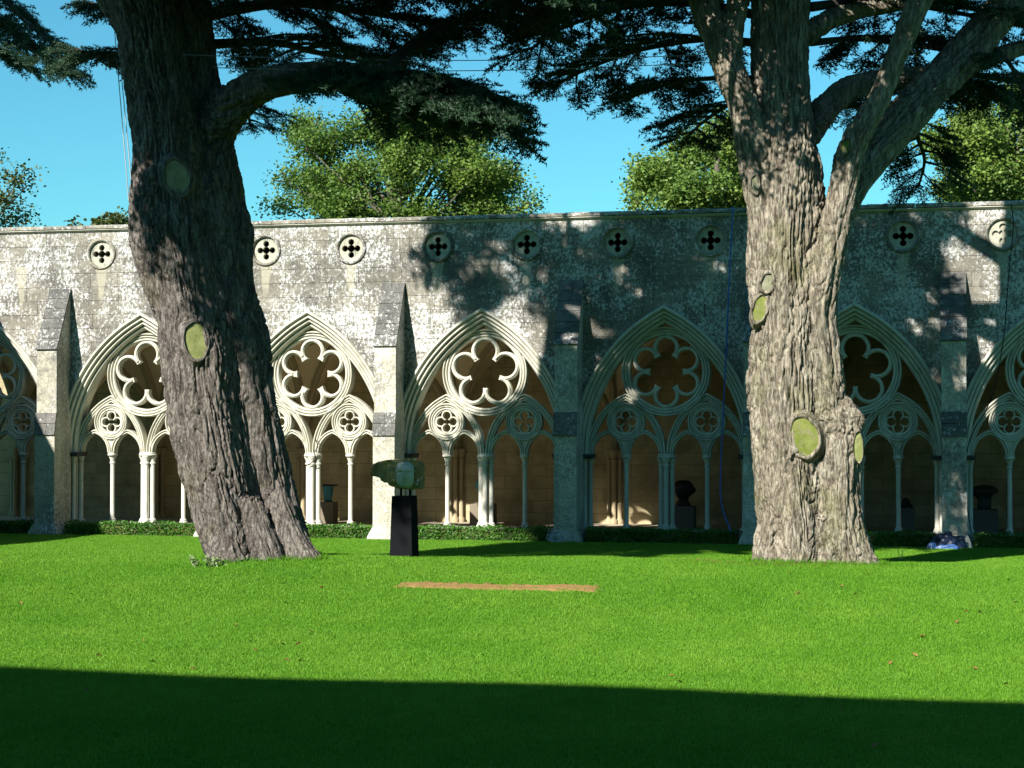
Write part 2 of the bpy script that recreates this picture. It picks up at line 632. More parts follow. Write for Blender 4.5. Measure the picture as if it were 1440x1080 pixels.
g = MB()
g.add([(-400, -400, -0.06), (400, -400, -0.06), (400, 500, -0.06), (-400, 500, -0.06)], [(0, 1, 2, 3)])
setp(g.build('ground', MT['lawn']), kind='structure')
lawn = link('lawn', grid_mesh('lawn', -3.1, 47, -42.6, -0.05, 200, 180, lawn_h, MT['lawn']), MT['lawn'])
setp(lawn, kind='structure')
g = MB()
g.box(-8, 47, 0.1, 6.2, -0.05, 0.06)
setp(g.build('cloister_walk', MT['paving']), kind='structure')

# ================================================================== FAR CLOISTER RANGE
B = 4.4
BAYS = list(range(-1, 8))                 # bay k spans X = k*B .. (k+1)*B
X0, X1 = BAYS[0] * B + 1.2, (BAYS[-1] + 1) * B
ZS = 2.03                                 # springing
Z_TOP = 7.60
far = setp(empty('cloister_range', (11, 0, 0)), 'long lichen-spotted stone cloister wall with traceried arches behind the cedars', 'cloister')

main_arch = lambda xc: Arch(xc, ZS, 1.85, 3.10)
HOOD = 0.36

# --- core of the wall, cut out for arches and roundels
loops = [[(X0, ZS), (X1, ZS), (X1, Z_TOP), (X0, Z_TOP)]]
for k in BAYS:
    xc = (k + 0.5) * B
    loops.append(main_arch(xc).path(HOOD - 0.04, 18))
    for s in (-1.1, 1.1):
        if 0 < xc + s < 24.5:
            loops.append(circle(xc + s, 7.04, 0.36, 28))
V, T = cdt(loops)
def core_keep(x, z):
    if not (X0 < x < X1 and ZS < z < Z_TOP):
        return False
    k = math.floor(x / B)
    xc = (k + 0.5) * B
    if main_arch(xc).inside(x, z, HOOD - 0.04):
        return False
    for s in (-1.1, 1.1):
        if 0 < xc + s < 24.5 and (x - xc - s) ** 2 + (z - 7.04) ** 2 < 0.36 ** 2 * 0.995:
            return False
    return True
keep = []
for t in T:
    cx = sum(V[i][0] for i in t) / 3
    cz = sum(V[i][1] for i in t) / 3
    if core_keep(cx, cz):
        keep.append(t)
wall = plate(MB(), V, keep, 0.012, 0.68).build('wall', MT['wall'], far)

# --- ashlar blocks on its face
BX0, BX1 = -2.15, 24.15
courses = []
z = ZS
ch = (Z_TOP - ZS) / 16
rowz = [ZS + ch * i for i in range(17)]
G = 0.0045
loops, opens = [], []
loops.append([(BX0, ZS), (BX1, ZS), (BX1, Z_TOP), (BX0, Z_TOP)])
for zz in rowz[1:-1]:
    opens.append([(BX0, zz - G), (BX1, zz - G)])
    opens.append([(BX0, zz + G), (BX1, zz + G)])
rowj = []
rr = random.Random(5)
for i in range(16):
    x = BX0 + rr.uniform(-0.5, 0)
    js = [BX0]
    while x < BX1 - 0.4:
        x += rr.uniform(0.62, 1.12) if i > 6 else rr.uniform(0.5, 0.8)
        if x > BX0 + 0.3:
            js.append(x)
    js.append(BX1)
    rowj.append(js)
    for x in js[1:-1]:
        opens.append([(x - G, rowz[i] + 0.0003), (x - G, rowz[i + 1] - 0.0003)])
        opens.append([(x + G, rowz[i] + 0.0003), (x + G, rowz[i + 1] - 0.0003)])
for k in range(-1, 6):
    xc = (k + 0.5) * B
    opens.append(main_arch(xc).path(HOOD - 0.05, 18))
    for s in (-1.1, 1.1):
        if 0 < xc + s and xc + s + 0.5 < BX1:
            loops.append(circle(xc + s, 7.04, 0.385, 24))
for k in range(0, 6):
    for s in (-0.24, 0.24):
        opens.append([(k * B + s, ZS), (k * B + s, 4.6)])
V, T = cdt(loops, opens)
import bisect
blocks = {}
for t in T:
    x = sum(V[i][0] for i in t) / 3
    z = sum(V[i][1] for i in t) / 3
    if not (BX0 < x < BX1 and ZS < z < Z_TOP):
        continue
    k = math.floor(x / B)
    xc = (k + 0.5) * B
    if main_arch(xc).inside(x, z, HOOD - 0.05):
        continue
    if any(xc + s > 0 and (x - xc - s) ** 2 + (z - 7.04) ** 2 < 0.385 ** 2 * 0.99 for s in (-1.1, 1.1)):
        continue
    if z < 4.6 and abs(x - round(x / B) * B) < 0.24:
        continue
    i = min(15, int((z - ZS) / ch))
    if z - rowz[i] < G and i > 0 or rowz[i + 1] - z < G and i < 15:
        continue
    j = bisect.bisect(rowj[i], x)
    if any(abs(x - q) < G for q in rowj[i][1:-1]):
        continue
    blocks.setdefault((i, j), []).append(t)
def tri_area(t):
    a, b, c = (V[i] for i in t)
    return abs((b[0] - a[0]) * (c[1] - a[1]) - (c[0] - a[0]) * (b[1] - a[1])) / 2
big = sorted(blocks.items(), key=lambda kv: -sum(tri_area(t) for t in kv[1]))
rest = MB()
for n_, ((i, j), ts) in enumerate(big):
    proud = -rr.uniform(0.0, 0.007)
    if n_ < 300:
        plate(MB(), V, ts, proud, 0.014).build('ashlar_block', MT['wall'], wall)
    else:
        plate(rest, V, ts, proud, 0.014)
if rest.V:
    setp(rest.build('small_ashlar_blocks', MT['wall'], wall), kind='stuff')
print('blocks', len(big))

# --- cornice and coping
def xprof(prof, x0, x1):
    m = MB()
    n = len(prof)
    m.add([(x0, y, z) for (y, z) in prof] + [(x1, y, z) for (y, z) in prof],
          [tuple(range(n))] + [tuple(n + i for i in range(n - 1, -1, -1))] + [(i, n + i, n + (i + 1) % n, (i + 1) % n) for i in range(n)])
    return m
xprof([(-0.02, 7.602), (0.6, 7.602), (0.6, 7.66), (-0.07, 7.66), (-0.09, 7.645), (-0.05, 7.62)], X0, X1).build('cornice', MT['tracery'], far)
x = X0
while x < X1:
    w = rr.uniform(1.0, 1.5)
    d = rr.uniform(-0.008, 0.008)
    xprof([(-0.10 + d, 7.68 + d), (-0.10 + d, 7.735 + d), (-0.02, 7.775 + d), (0.3, 7.80 + d), (0.66, 7.76), (0.66, 7.661), (-0.03, 7.661)], x + 0.004, min(x + w, X1) - 0.004).build('coping_stone', MT['coping'], far)
    x += w

# --- roundels: built once, copied
def disc_foil(cx, cz, rout, holes, y0, y1, segs=28):
    loops = [circle(cx, cz, rout, 40)] + [circle(cx + a, cz + b, r, 18) for (a, b, r) in holes]
    V, T = cdt(loops)
    keep = []
    for t in T:
        x = sum(V[i][0] for i in t) / 3
        z = sum(V[i][1] for i in t) / 3
        if any((x - cx - a) ** 2 + (z - cz - b) ** 2 < (r * 0.99) ** 2 for (a, b, r) in holes):
            continue
        keep.append(t)
    return plate(MB(), V, keep, y0, y1)
q4 = [(0, 0, 0.09)] + [(0.158 * math.cos(a), 0.158 * math.sin(a), 0.076) for a in (0, math.pi / 2, math.pi, 1.5 * math.pi)]
rp = [(-0.055, 0.03), (-0.055, -0.02), (-0.03, -0.045), (0.0, -0.045), (0.025, -0.02), (0.03, 0.03)]
m_ring = m_disc = m_blind = None
for k in range(-1, 6):
    for s in (-1.1, 1.1):
        xc = (k + 0.5) * B + s
        if xc < 0 or xc > 24.5:
            continue
        last = xc > 22.5
        if m_ring is None:
            o = MB().sweep(list(reversed(circle(0, 7.04, 0.375, 40))), rp, True).build('roundel', MT['coping'], far, True)
            m_ring = o.data
            m_disc = disc_foil(0, 7.04, 0.345, q4, 0.03, 0.14).build('quatrefoil_panel', MT['roundel'], o).data
        else:
            o = link('roundel', m_ring, None, far)
            link('quatrefoil_panel', m_disc, None, o)
        o.location.x += xc
        o.children[0].location = (0, 0, 0)
        if 20.5 < xc:      # the last ones are blind: stone fills the foils behind
            if m_blind is None:
                b = MB().lathe((0, 0, 0), [(0.0, 0.0), (0.335, 0.0), (0.335, 0.05), (0.0, 0.05)], 24)
                b.V = [(v[0], 0.085 + v[2] if True else 0, 7.04 + v[1]) for v in b.V]
                m_blind = b.build('back_panel', MT['roundel'], o).data
                o.children[1].location = (0, 0, 0)
            else:
                link('back_panel', m_blind, None, o).location = (0, 0, 0)

# --- traceried openings: two kinds (five and six foils), built once each and copied
ARCH_PROF = [(0.36, 0.06), (0.36, -0.035), (0.345, -0.075), (0.30, -0.08), (0.275, -0.045), (0.262, 0.03), (0.238, -0.01), (0.205, -0.015),
             (0.185, 0.02), (0.175, 0.10), (0.155, 0.055), (0.12, 0.06), (0.10, 0.10), (0.092, 0.19), (0.07, 0.15), (0.035, 0.155),
             (0.012, 0.20), (-0.005, 0.27), (-0.005, 0.52), (0.05, 0.56), (0.09, 0.64), (0.2, 0.683), (0.33, 0.683)]
def roll(a, b, y, d):                      # a rounded bead from offset a to b, standing d proud of plane y
    n = 5
    return [(b, y + 0.05)] + [((a + b) / 2 + (b - a) / 2 * math.cos(math.pi * i / n), y - d * math.sin(math.pi * i / n)) for i in range(n + 1)] + [(a, y + 0.05)]
Y_T0, Y_T1 = 0.335, 0.52                   # tracery plate
HZ, HR = 3.985, 1.06                       # great circle
SUBX, SUBR = 0.965, 0.455                  # small circles
SUBZ = 2.80

def foil_geo(cx, cz, n, rc, rl, th, center, ring_in, a0):
    L = [(cx + rc * math.cos(a0 + 2 * math.pi * i / n), cz + rc * math.sin(a0 + 2 * math.pi * i / n)) for i in range(n)]
    loops = []
    for (x, z) in L:
        loops.append(circle(x, z, rl, 30))
        loops.append(circle(x, z, rl + th, 30))
    loops.append(circle(cx, cz, center, 40))
    loops.append(circle(cx, cz, ring_in, 60))
    def solid(x, z):
        d = math.hypot(x - cx, z - cz)
        if d >= ring_in or d < center:
            return False
        dl = min(math.hypot(x - p[0], z - p[1]) for p in L)
        return rl <= dl < rl + th
    return loops, solid

def build_bay(nf, parent):
    """arch mouldings at X = 0; returns the part with its sub-parts"""
    A = main_arch(0.0)
    top = MB().sweep(A.path(0, 22), ARCH_PROF).build('arch', MT['tracery'], parent, True)
    subs = [Arch(s * SUBX, ZS, 0.80, 1.27) for s in (-1, 1)]
    lan = [Arch(s * SUBX + q * 0.445, ZS, 0.345, 0.475) for s in (-1, 1) for q in (-1, 1)]
    ring_in = HR - 0.20
    if nf == 5:
        fl, fsol = foil_geo(0, HZ, 5, 0.525, 0.258, 0.088, 0.37, ring_in, math.pi / 2)
    else:
        fl, fsol = foil_geo(0, HZ, 6, 0.565, 0.222, 0.085, 0.40, ring_in, math.pi / 2)
    q1, qs1 = foil_geo(-SUBX, SUBZ, 4, 0.152, 0.098, 0.03, 0.07, 0.27, 0)
    q2, qs2 = foil_geo(SUBX, SUBZ, 4, 0.152, 0.098, 0.03, 0.07, 0.27, 0)
    loops = fl + q1 + q2
    loops += [circle(0, HZ, HR, 64)] + [circle(s * SUBX, SUBZ, SUBR, 44) for s in (-1, 1)]
    opens = [A.path(0.02, 22, 0)]
    for a in subs:
        opens += [a.path(0, 16), a.path(0.16, 16)]
    for a in lan:
        opens += [a.path(0, 12), a.path(0.10, 12)]
    loops.append([(-1.95, ZS), (1.95, ZS), (1.95, 5.4), (-1.95, 5.4)])
    for s in (-1, 1):
        loops.append([(s * SUBX - 0.33, ZS - 0.0), (s * SUBX + 0.33, ZS), (s * SUBX + 0.33, 2.62), (s * SUBX - 0.33, 2.62)])
    V, T = cdt(loops, opens)
    def solid(x, z):
        if z < ZS or not A.inside(x, z, 0.02):
            return False
        if any(a.inside(x, z) for a in lan):
            return False
        d = math.hypot(x, z - HZ)
        if d < HR:
            return d >= ring_in or fsol(x, z)
        for s, qs in ((-1, qs1), (1, qs2)):
            e = math.hypot(x - s * SUBX, z - SUBZ)
            if e < SUBR:
                return e >= 0.27 or qs(x, z)
            if abs(x - s * SUBX) < 0.33 and z < 2.62:
                return True
        for a in subs:
            if a.inside(x, z, 0.16) and not a.inside(x, z):
                return True
        for a in lan:
            if a.inside(x, z, 0.10):
                return True
        return False
    keep = []
    for t in T:
        x = sum(V[i][0] for i in t) / 3
        z = sum(V[i][1] for i in t) / 3
        if solid(x, z):
            keep.append(t)
    plate(MB(), V, keep, Y_T0, Y_T1).build('tracery_plate', MT['tracery'], top)
    # moulded rolls on the face of the plate
    m = MB()
    big = list(reversed(circle(0, HZ, HR, 72)))
    for (a, b, d) in ((-0.055, 0.0, 0.09), (-0.12, -0.065, 0.055), (-0.195, -0.135, 0.035)):
        m.sweep(big, roll(a, b, Y_T0, d), True)
    m.build('great_circle', MT['tracery'], top, True)
    # cusped foils stand a little proud
    L = [(0.525 if nf == 5 else 0.565, 0.258 if nf == 5 else 0.222)][0]
    m = MB()
    for i in range(nf):
        a0 = math.pi / 2 + 2 * math.pi * i / nf
        cx, cz = L[0] * math.cos(a0), HZ + L[0] * math.sin(a0)
        half = 2.25 if nf == 5 else 2.05
        arc = [(cx + L[1] * math.cos(a0 + t), cz + L[1] * math.sin(a0 + t)) for t in np.linspace(half, -half, 22)]
        m.sweep(arc, roll(0.010, 0.072, Y_T0, 0.035))
    m.build('foiled_opening', MT['tracery'], top, True)
    for s, a in zip((-1, 1), subs):
        m = MB()
        for (p, q, d) in ((0.105, 0.16, 0.075), (0.045, 0.095, 0.045), (0.0, 0.035, 0.03)):
            m.sweep(a.path(0, 16), roll(p, q, Y_T0, d))
        m.build('sub_arch', MT['tracery'], top, True)
        m = MB()
        c = list(reversed(circle(s * SUBX, SUBZ, SUBR, 48)))
        for (p, q, d) in ((-0.05, 0.0, 0.062), (-0.10, -0.06, 0.04), (-0.165, -0.115, 0.03)):
            m.sweep(c, roll(p, q, Y_T0, d), True)
        m.build('small_circle', MT['tracery'], top, True)
    for a in lan:
        m = MB()
        for (p, q, d) in ((0.055, 0.10, 0.05), (0.0, 0.045, 0.03)):
            m.sweep(a.path(0, 12), roll(p, q, Y_T0, d))
        m.build('lancet_arch', MT['tracery'], top, True)
    # columns
    def column(x, shafts, ab):
        m = MB()
        for (dx, y, r) in shafts:
            m.lathe((x + dx, y, 0), [(r * 1.9, 0.25), (r * 1.9, 0.29), (r * 1.5, 0.31), (r * 1.6, 0.34), (r * 1.1, 0.37), (r, 0.40), (r, 1.73), (r * 1.35, 1.745), (r * 1.35, 1.775), (r * 1.05, 1.79),
                                     (r * 1.15, 1.84), (r * 1.6, 1.90), (r * 1.75, 1.925), (r * 1.6, 1.94)], 12)
        m.build('column', MT['shaft'], top, True)
        c = MB()
        c.lathe((x, 0.43, 0), [(ab[0] * 0.8, 1.93), (ab[0] * 0.97, 1.95), (ab[0], 1.975), (ab[0] * 0.9, 1.995), (ab[0] * 0.93, 2.015), (ab[0] * 0.86, 2.034)], 16, 1.0, ab[1])
        c.build('capital', MT['shaft'], top, True)
    column(0.0, [(-0.125, 0.43, 0.062), (0.125, 0.43, 0.062), (0.0, 0.32, 0.062), (0.0, 0.54, 0.062)], (0.235, 0.95))
    for s in (-1, 1):
        column(s * SUBX, [(0.0, 0.43, 0.055)], (0.125, 1.2))
    for s in (-1, 1):
        m = MB()
        for (dx, y, r) in ((1.83, 0.43, 0.055), (1.93, 0.22, 0.05), (2.07, 0.07, 0.05)):
            m.lathe((s * dx, y, 0), [(r * 1.7, 0.25), (r * 1.7, 0.3), (r, 0.36), (r, 1.76), (r * 1.3, 1.78), (r, 1.8), (r * 1.2, 1.84), (r * 1.7, 1.93)], 10)
        m.build('jamb_shaft', MT['shaft'], top, True)
        m = MB()
        x0, x1 = sorted((s * 1.73, s * 2.19))
        m.box(x0, x1, 0.005, 0.56, 1.925, 1.985)
        m.box(x0 - 0.015, x1 + 0.015, -0.012, 0.575, 1.985, 2.028)
        m.build('jamb_capital', MT['dark_capital'], top)
        m = MB()
        x0, x1 = sorted((s * 1.99, s * 2.2))
        m.box(x0, x1, 0.13, 0.68, 0.25, ZS)
        x0, x1 = sorted((s * 1.90, s * 1.995))
        m.box(x0, x1, 0.32, 0.66, 0.25, ZS - 0.003)
        m.build('jamb', MT['tracery'], top)
    return top

def copy_bay(src, xc):
    o = src.copy()
    COL.objects.link(o)
    o.location.x = src.location.x + xc
    for ch_ in src.children:
        c = ch_.copy()
        COL.objects.link(c)
        c.parent = o
        c.location = (0, 0, 0)
    return o
protos = {}
for n in (5, 6):
    protos[n] = build_bay(n, far)
    for c in protos[n].children:
        c.location = (0, 0, 0)
placed = set()
for k in BAYS:
    n = 5 if k % 2 == 0 else 6
    xc = (k + 0.5) * B
    if n in placed:
        copy_bay(protos[n], xc - first_x[n])
    else:
        if not placed:
            first_x = {}
        placed.add(n)
        first_x[n] = xc
        protos[n].location.x += xc
# low wall the columns stand on
for k in BAYS:
    MB().box(k * B + 0.0, (k + 1) * B - 0.002, 0.1, 0.7, -0.04, 0.252).build('plinth_wall', MT['buttress'], far)

# --- buttresses
def buttress(x, parent):
    w, d = 0.268, 0.74
    m = MB()
    # body: side outline extruded across its width
    out = [(0.06, 0.0), (-d - 0.10, 0.0), (-d - 0.10, 2.50), (-d, 3.02), (-d, 4.62), (0.06, 6.22)]
    n = len(out)
    m.add([(x - w, y, z) for (y, z) in out] + [(x + w, y, z) for (y, z) in out],
          [tuple(range(n - 1, -1, -1))] + [tuple(n + i for i in range(n))] + [(i, (i + 1) % n, n + (i + 1) % n, n + i) for i in range(n)])
    b = m.build('buttress', MT['buttress'], parent)
    # splayed foot
    m = MB()
    for (a, z0, c, z1) in ((0.12, -0.03, 0.11, 0.06), (0.11, 0.06, 0.015, 0.28)):
        V = [(x - w - a, -d - 0.1 - a, z0), (x + w + a, -d - 0.1 - a, z0), (x + w + a, 0.02, z0), (x - w - a, 0.02, z0),
             (x - w - c, -d - 0.1 - c, z1), (x + w + c, -d - 0.1 - c, z1), (x + w + c, 0.02, z1), (x - w - c, 0.02, z1)]
        m.add(V, [(0, 3, 2, 1), (4, 5, 6, 7), (0, 1, 5, 4), (1, 2, 6, 5), (2, 3, 7, 6), (3, 0, 4, 7)])
    m.build('foot', MT['buttress'], b)
    # slabs of the steep weathering and of the lower set-off
    def slope(y0, z0, y1, z1, rows, over, name):
        L = math.hypot(y1 - y0, z1 - z0)
        ty, tz = (y1 - y0) / L, (z1 - z0) / L
        ny, nz = -tz, ty
        if ny > 0: ny, nz = -ny, -nz
        r = random.Random(int(x * 10) + rows)
        for i in range(rows):
            cols = [(-w - over, w + over)] if r.random() < 0.35 else [(-w - over, 0.05 * r.uniform(-1, 1))]
            if len(cols) == 1 and cols[0][1] < w:
                cols.append((cols[0][1] + 0.006, w + over))
            for (a, c) in cols:
                t0 = L * i / rows - (0.035 if i == 0 else 0)
                t1 = L * (i + 1) / rows - 0.004
                th = r.uniform(0.038, 0.052)
                P = []
                for (t, h) in ((t0, 0.001), (t1, 0.001), (t1, th * 0.8), (t0, th * 1.1)):
                    P.append((y0 + ty * t + ny * h, z0 + tz * t + nz * h))
                V = [(x + a, *p) for p in P] + [(x + c, *p) for p in P]
                MB().add(V, [(0, 1, 2, 3), (7, 6, 5, 4), (0, 4, 5, 1), (1, 5, 6, 2), (2, 6, 7, 3), (3, 7, 4, 0)]).build(name, MT['slab'], b)
    slope(-d, 4.62, 0.0, 6.16, 6, 0.02, 'weathering_slab')
    slope(-d - 0.10, 2.50, -d, 3.02, 2, 0.012, 'set_off_slab')
    return b
for k in range(0, 8):
    buttress(k * B, far)

# --- the walk behind: back wall, shafts, vault
YB = 6.1
MB().box(X0 - 3, X1, YB, YB + 0.5, 0.0, 7.355).build('back_wall', MT['inner'], far)
MB().box(X0 - 3, X1, 0.685, YB + 0.5, 7.36, 7.5).build('roof', MT['roof'], far)
MB().box(X1, X1 + 0.4, 0.0, YB + 0.5, 0, 7.3).build('end_wall', MT['inner'], far)
vx = np.linspace(-B / 2, B / 2, 25)
vy = np.linspace(0.69, YB, 25)
ym = (0.69 + YB) / 2
hy = (YB - 0.69) / 2
VZ = 2.05
def ph(u, half, rise):
    a = Arch(0, 0, half, rise)
    r2 = a.r ** 2 - (np.abs(u) + a.c) ** 2
    return np.sqrt(np.maximum(r2, 0))
Hx = ph(vx, B / 2, 3.15)
Hy = ph(vy - ym, hy, 3.15)
XX, YY = np.meshgrid(vx, vy)
ZZ = VZ + np.maximum(Hx[None, :], Hy[:, None])
VV = np.stack([XX.ravel(), YY.ravel(), ZZ.ravel()], 1)
FF = []
for i in range(24):
    for j in range(24):
        a = i * 25 + j
        FF.append((a, a + 25, a + 26, a + 1))
m_vault = None
m_rib = m_tr = m_sh = None
for k in BAYS:
    xc = (k + 0.5) * B
    if m_vault is None:
        me = mesh('vault', VV, FF, False)
        vo = link('vault', me, MT['vault'], far)
        m_vault = me
        m = MB()
        t = np.linspace(-1, 1, 33)
        for s in (-1, 1):
            P = [(s * u * B / 2, ym + u * hy, VZ - 0.02 + max(float(ph(np.array([u * B / 2]), B / 2, 3.15)[0]), float(ph(np.array([u * hy]), hy, 3.15)[0]))) for u in t]
            m.tube(P, 0.095, 7)
        m_rib = m.build('diagonal_ribs', MT['rib'], vo, True).data
        m = MB()
        m.tube([(-B / 2, ym + u * hy, VZ - 0.03 + float(ph(np.array([u * hy]), hy, 3.15)[0])) for u in t], 0.13, 7)
        m_tr = m.build('transverse_rib', MT['rib'], vo, True).data
        m = MB()
        for dx in (-0.14, 0.0, 0.14):
            m.lathe((-B / 2 + dx, YB - 0.1 - (0.1 if dx == 0 else 0), 0), [(0.11, 0.06), (0.11, 0.16), (0.065, 0.22), (0.065, 1.75), (0.09, 1.78), (0.07, 1.82), (0.12, 1.98), (0.13, 2.06)], 10)
        m_sh = m.build('wall_shaft', MT['rib'], vo, True).data
    else:
        vo = link('vault', m_vault, None, far)
        for nm, me in (('diagonal_ribs', m_rib), ('transverse_rib', m_tr), ('wall_shaft', m_sh)):
            link(nm, me, None, vo)
    for c in vo.children:
        c.location = (0, 0, 0)
    vo.location.x += xc

# ================================================================== THE TWO RANGES OUT OF VIEW (they cast the shade)
def plain_range(name, label, x0, x1, depth, top, ridge, y_face, rot, origin):
    """a cloister range: local x along the face, local y inwards"""
    root = setp(empty(name, origin), label, 'cloister')
    root.rotation_euler.z = rot
    n = max(1, int(round((x1 - x0) / B)))
    bw = (x1 - x0) / n
    loops = [[(x0, 0.0), (x1, 0.0), (x1, top), (x0, top)]]
    As = [Arch(x0 + (i + 0.5) * bw, ZS, 1.8, 3.0) for i in range(n)]
    for a in As:
        loops.append([(a.x - a.h, 0.3)] + a.path(0, 10) + [(a.x + a.h, 0.3)])
    V, T = cdt(loops)
    keep = []
    for t in T:
        x = sum(V[i][0] for i in t) / 3
        z = sum(V[i][1] for i in t) / 3
        if x0 < x < x1 and 0 < z < top and not any(z > 0.3 and a.inside(x, z) for a in As):
            keep.append(t)
    def put(mb, nm, mt):
        o = mb.build(nm, mt)
        o.parent = root
        return o
    put(plate(MB(), V, keep, 0.0, 0.6), 'wall', MT['wall'])
    put(MB().box(x0, x1, depth, depth + 0.5, 0, top), 'back_wall', MT['inner'])
    put(MB().box(x0, x1, 0.61, depth - 0.01, 5.3, 5.5), 'vault', MT['vault'])
    m = MB()
    m.add([(x0, 0.3, top - 0.02), (x1, 0.3, top - 0.02), (x1, depth, ridge), (x0, depth, ridge), (x0, depth + 0.5, ridge), (x1, depth + 0.5, ridge), (x1, depth + 0.5, top - 0.1), (x0, depth + 0.5, top - 0.1), (x0, 0.3, top - 0.1), (x1, 0.3, top - 0.1)],
          [(0, 1, 2, 3), (3, 2, 5, 4), (4, 5, 6, 7), (8, 9, 1, 0), (7, 6, 9, 8), (0, 3, 4, 7, 8), (1, 9, 6, 5, 2)])
    put(m, 'roof', MT['roof'])
    put(MB().box(x0, x1, -0.1, 0.28, top + 0.002, top + 0.15), 'coping', MT['coping'])
    for i in range(n + 1):
        xb = x0 + i * bw
        put(MB().box(xb - 0.27, xb + 0.27, -0.75, 0.02, 0, 4.7), 'buttress', MT['buttress'])
    return root
# left range, perpendicular to the far one
plain_range('side_cloister_range', 'cloister range meeting the far range at the corner', -42.3, 0.7, 5.6, 7.62, 7.0, 0, R(90), (-3.2, 0, 0))
# near range with the tall upper storey behind the camera
plain_range('near_cloister_range', 'tall two-storey range with arches that casts the long shadow over the foreground lawn', -52, 3.0, 5.6, 14.15, 14.5, 0, R(180), (0, -43.2, 0))
#__TREES__
# ================================================================== CEDARS
def remesh(V, F, voxel, smooth_it=6):
    me = mesh('tmp', V, F)
    o = bpy.data.objects.new('tmp', me)
    COL.objects.link(o)
    r = o.modifiers.new('r', 'REMESH')
    r.mode = 'VOXEL'
    r.voxel_size = voxel
    s = o.modifiers.new('s', 'SMOOTH')
    s.iterations = smooth_it
    s.factor = 0.5
    dg = bpy.context.evaluated_depsgraph_get()
    ev = o.evaluated_get(dg)
    m2 = bpy.data.meshes.new_from_object(ev)
    bpy.data.objects.remove(o)
    bpy.data.meshes.remove(me)
    return m2

def stem_world(pts, Y, dens=6):
    """pts: (px, py, radius px[, dY]) -> catmull spine with radius, in metres"""
    P, rad = [], []
    for p in pts:
        y = Y + (p[3] if len(p) > 3 else 0.0)
        w = at(p[0], p[1], y)
        P.append((*w, p[2] / (F_PX / (np.linalg.norm(w - CAM)))))
    C = catmull(np.array(P), dens)
    return C[:, :3], C[:, 3]

def bark_trunk(name, stems, mat, parent, voxel=0.024, seed=1, amp=1.0):
    MBt = MB()
    S, D, RR, AR = [], [], [], []
    for (P, rad) in stems:
        V, F = tube_geo(P, rad, 28, True)
        MBt.add(V, F)
        T = np.gradient(P, axis=0)
        T /= np.linalg.norm(T, axis=1)[:, None]
        al = np.concatenate([[0], np.cumsum(np.linalg.norm(np.diff(P, axis=0), axis=1))])
        if P[0, 2] > P[-1, 2]:
            T = -T
            al = al[-1] - al
        AR.append(al + min(P[0, 2], P[-1, 2]))
        S.append(P)
        D.append(T)
        RR.append(rad)
    S = np.vstack(S)
    D = np.vstack(D)
    RR = np.concatenate(RR)
    AR = np.concatenate(AR)
    S2 = (S ** 2).sum(1)
    iR2 = (1.0 / RR ** 2).astype(np.float32)
    me = remesh(MBt.V, MBt.F, voxel, 8)
    n = len(me.vertices)
    co = np.zeros(n * 3, np.float32)
    me.vertices.foreach_get('co', co)
    co = co.reshape(-1, 3).astype(float)
    no = np.zeros(n * 3, np.float32)
    me.vertices.foreach_get('normal', no)
    no = no.reshape(-1, 3).astype(float)
    # local centre, direction and height along the stem, blended over the nearest spines
    ctr_ = np.zeros_like(co)
    ax = np.zeros_like(co)
    rloc = np.zeros(n)
    s = np.zeros(n)
    for a in range(0, n, 20000):
        c = co[a:a + 20000]
        d2 = np.maximum((c ** 2).sum(1)[:, None] + S2[None] - 2 * (c @ S.T), 0).astype(np.float32) * iR2[None]
        d2 *= d2
        d2 *= d2
        w = 1.0 / (d2 + 1e-4)
        w /= w.sum(1)[:, None]
        ctr_[a:a + 20000] = w @ S
        ax[a:a + 20000] = w @ D
        rloc[a:a + 20000] = w @ RR
        s[a:a + 20000] = w @ AR
    ax /= np.linalg.norm(ax, axis=1)[:, None] + 1e-9
    rel = co - ctr_
    s = s + (rel * ax).sum(1)
    perp = rel - ax * (rel * ax).sum(1)[:, None]
    def q(fp, fa, off=0.0):
        Q = perp * fp + off
        Q[:, 2] += s * fa
        return Q
    warp = (fbm(q(3.0, 1.2), 3, seed + 40) - 0.5)
    th = np.clip(rloc / 0.5, 0.3, 1.0) * amp
    r1 = np.abs(vnoise(q(20.0, 2.0) + warp[:, None] * 2.2, seed) * 2 - 1)        # long furrows
    r2 = np.abs(vnoise(q(36.0, 5.0, 7.7) + warp[:, None] * 2.2, seed + 3) * 2 - 1)
    lump = fbm(q(2.2, 0.7), 3, seed + 9) - 0.5
    fold = np.abs(vnoise(q(3.1, 0.33, 3.3), seed + 5) * 2 - 1)
    fine = vnoise(q(45, 18), seed + 12) - 0.5
    c1 = 1 - np.exp(-(r1 / 0.24) ** 2)
    c2 = 1 - np.exp(-(r2 / 0.26) ** 2)
    disp = 0.056 * (c1 - 0.85) + 0.030 * (c2 - 0.8) + 0.08 * lump + 0.065 * (np.minimum(fold * 2.2, 1) - 0.75) + 0.022 * fine
    co += no * (disp * th)[:, None]
    me.vertices.foreach_set('co', co.astype(np.float32).ravel())
    me.update()
    me.shade_smooth()
    me.name = name
    return link(name, me, mat, parent)

def sink(P, rad):            # carry a spine on into the ground
    d = P[-1] - P[-2]
    d = d / np.linalg.norm(d)
    return np.vstack([P, P[-1] + d * 0.25]), np.append(rad, rad[-1])

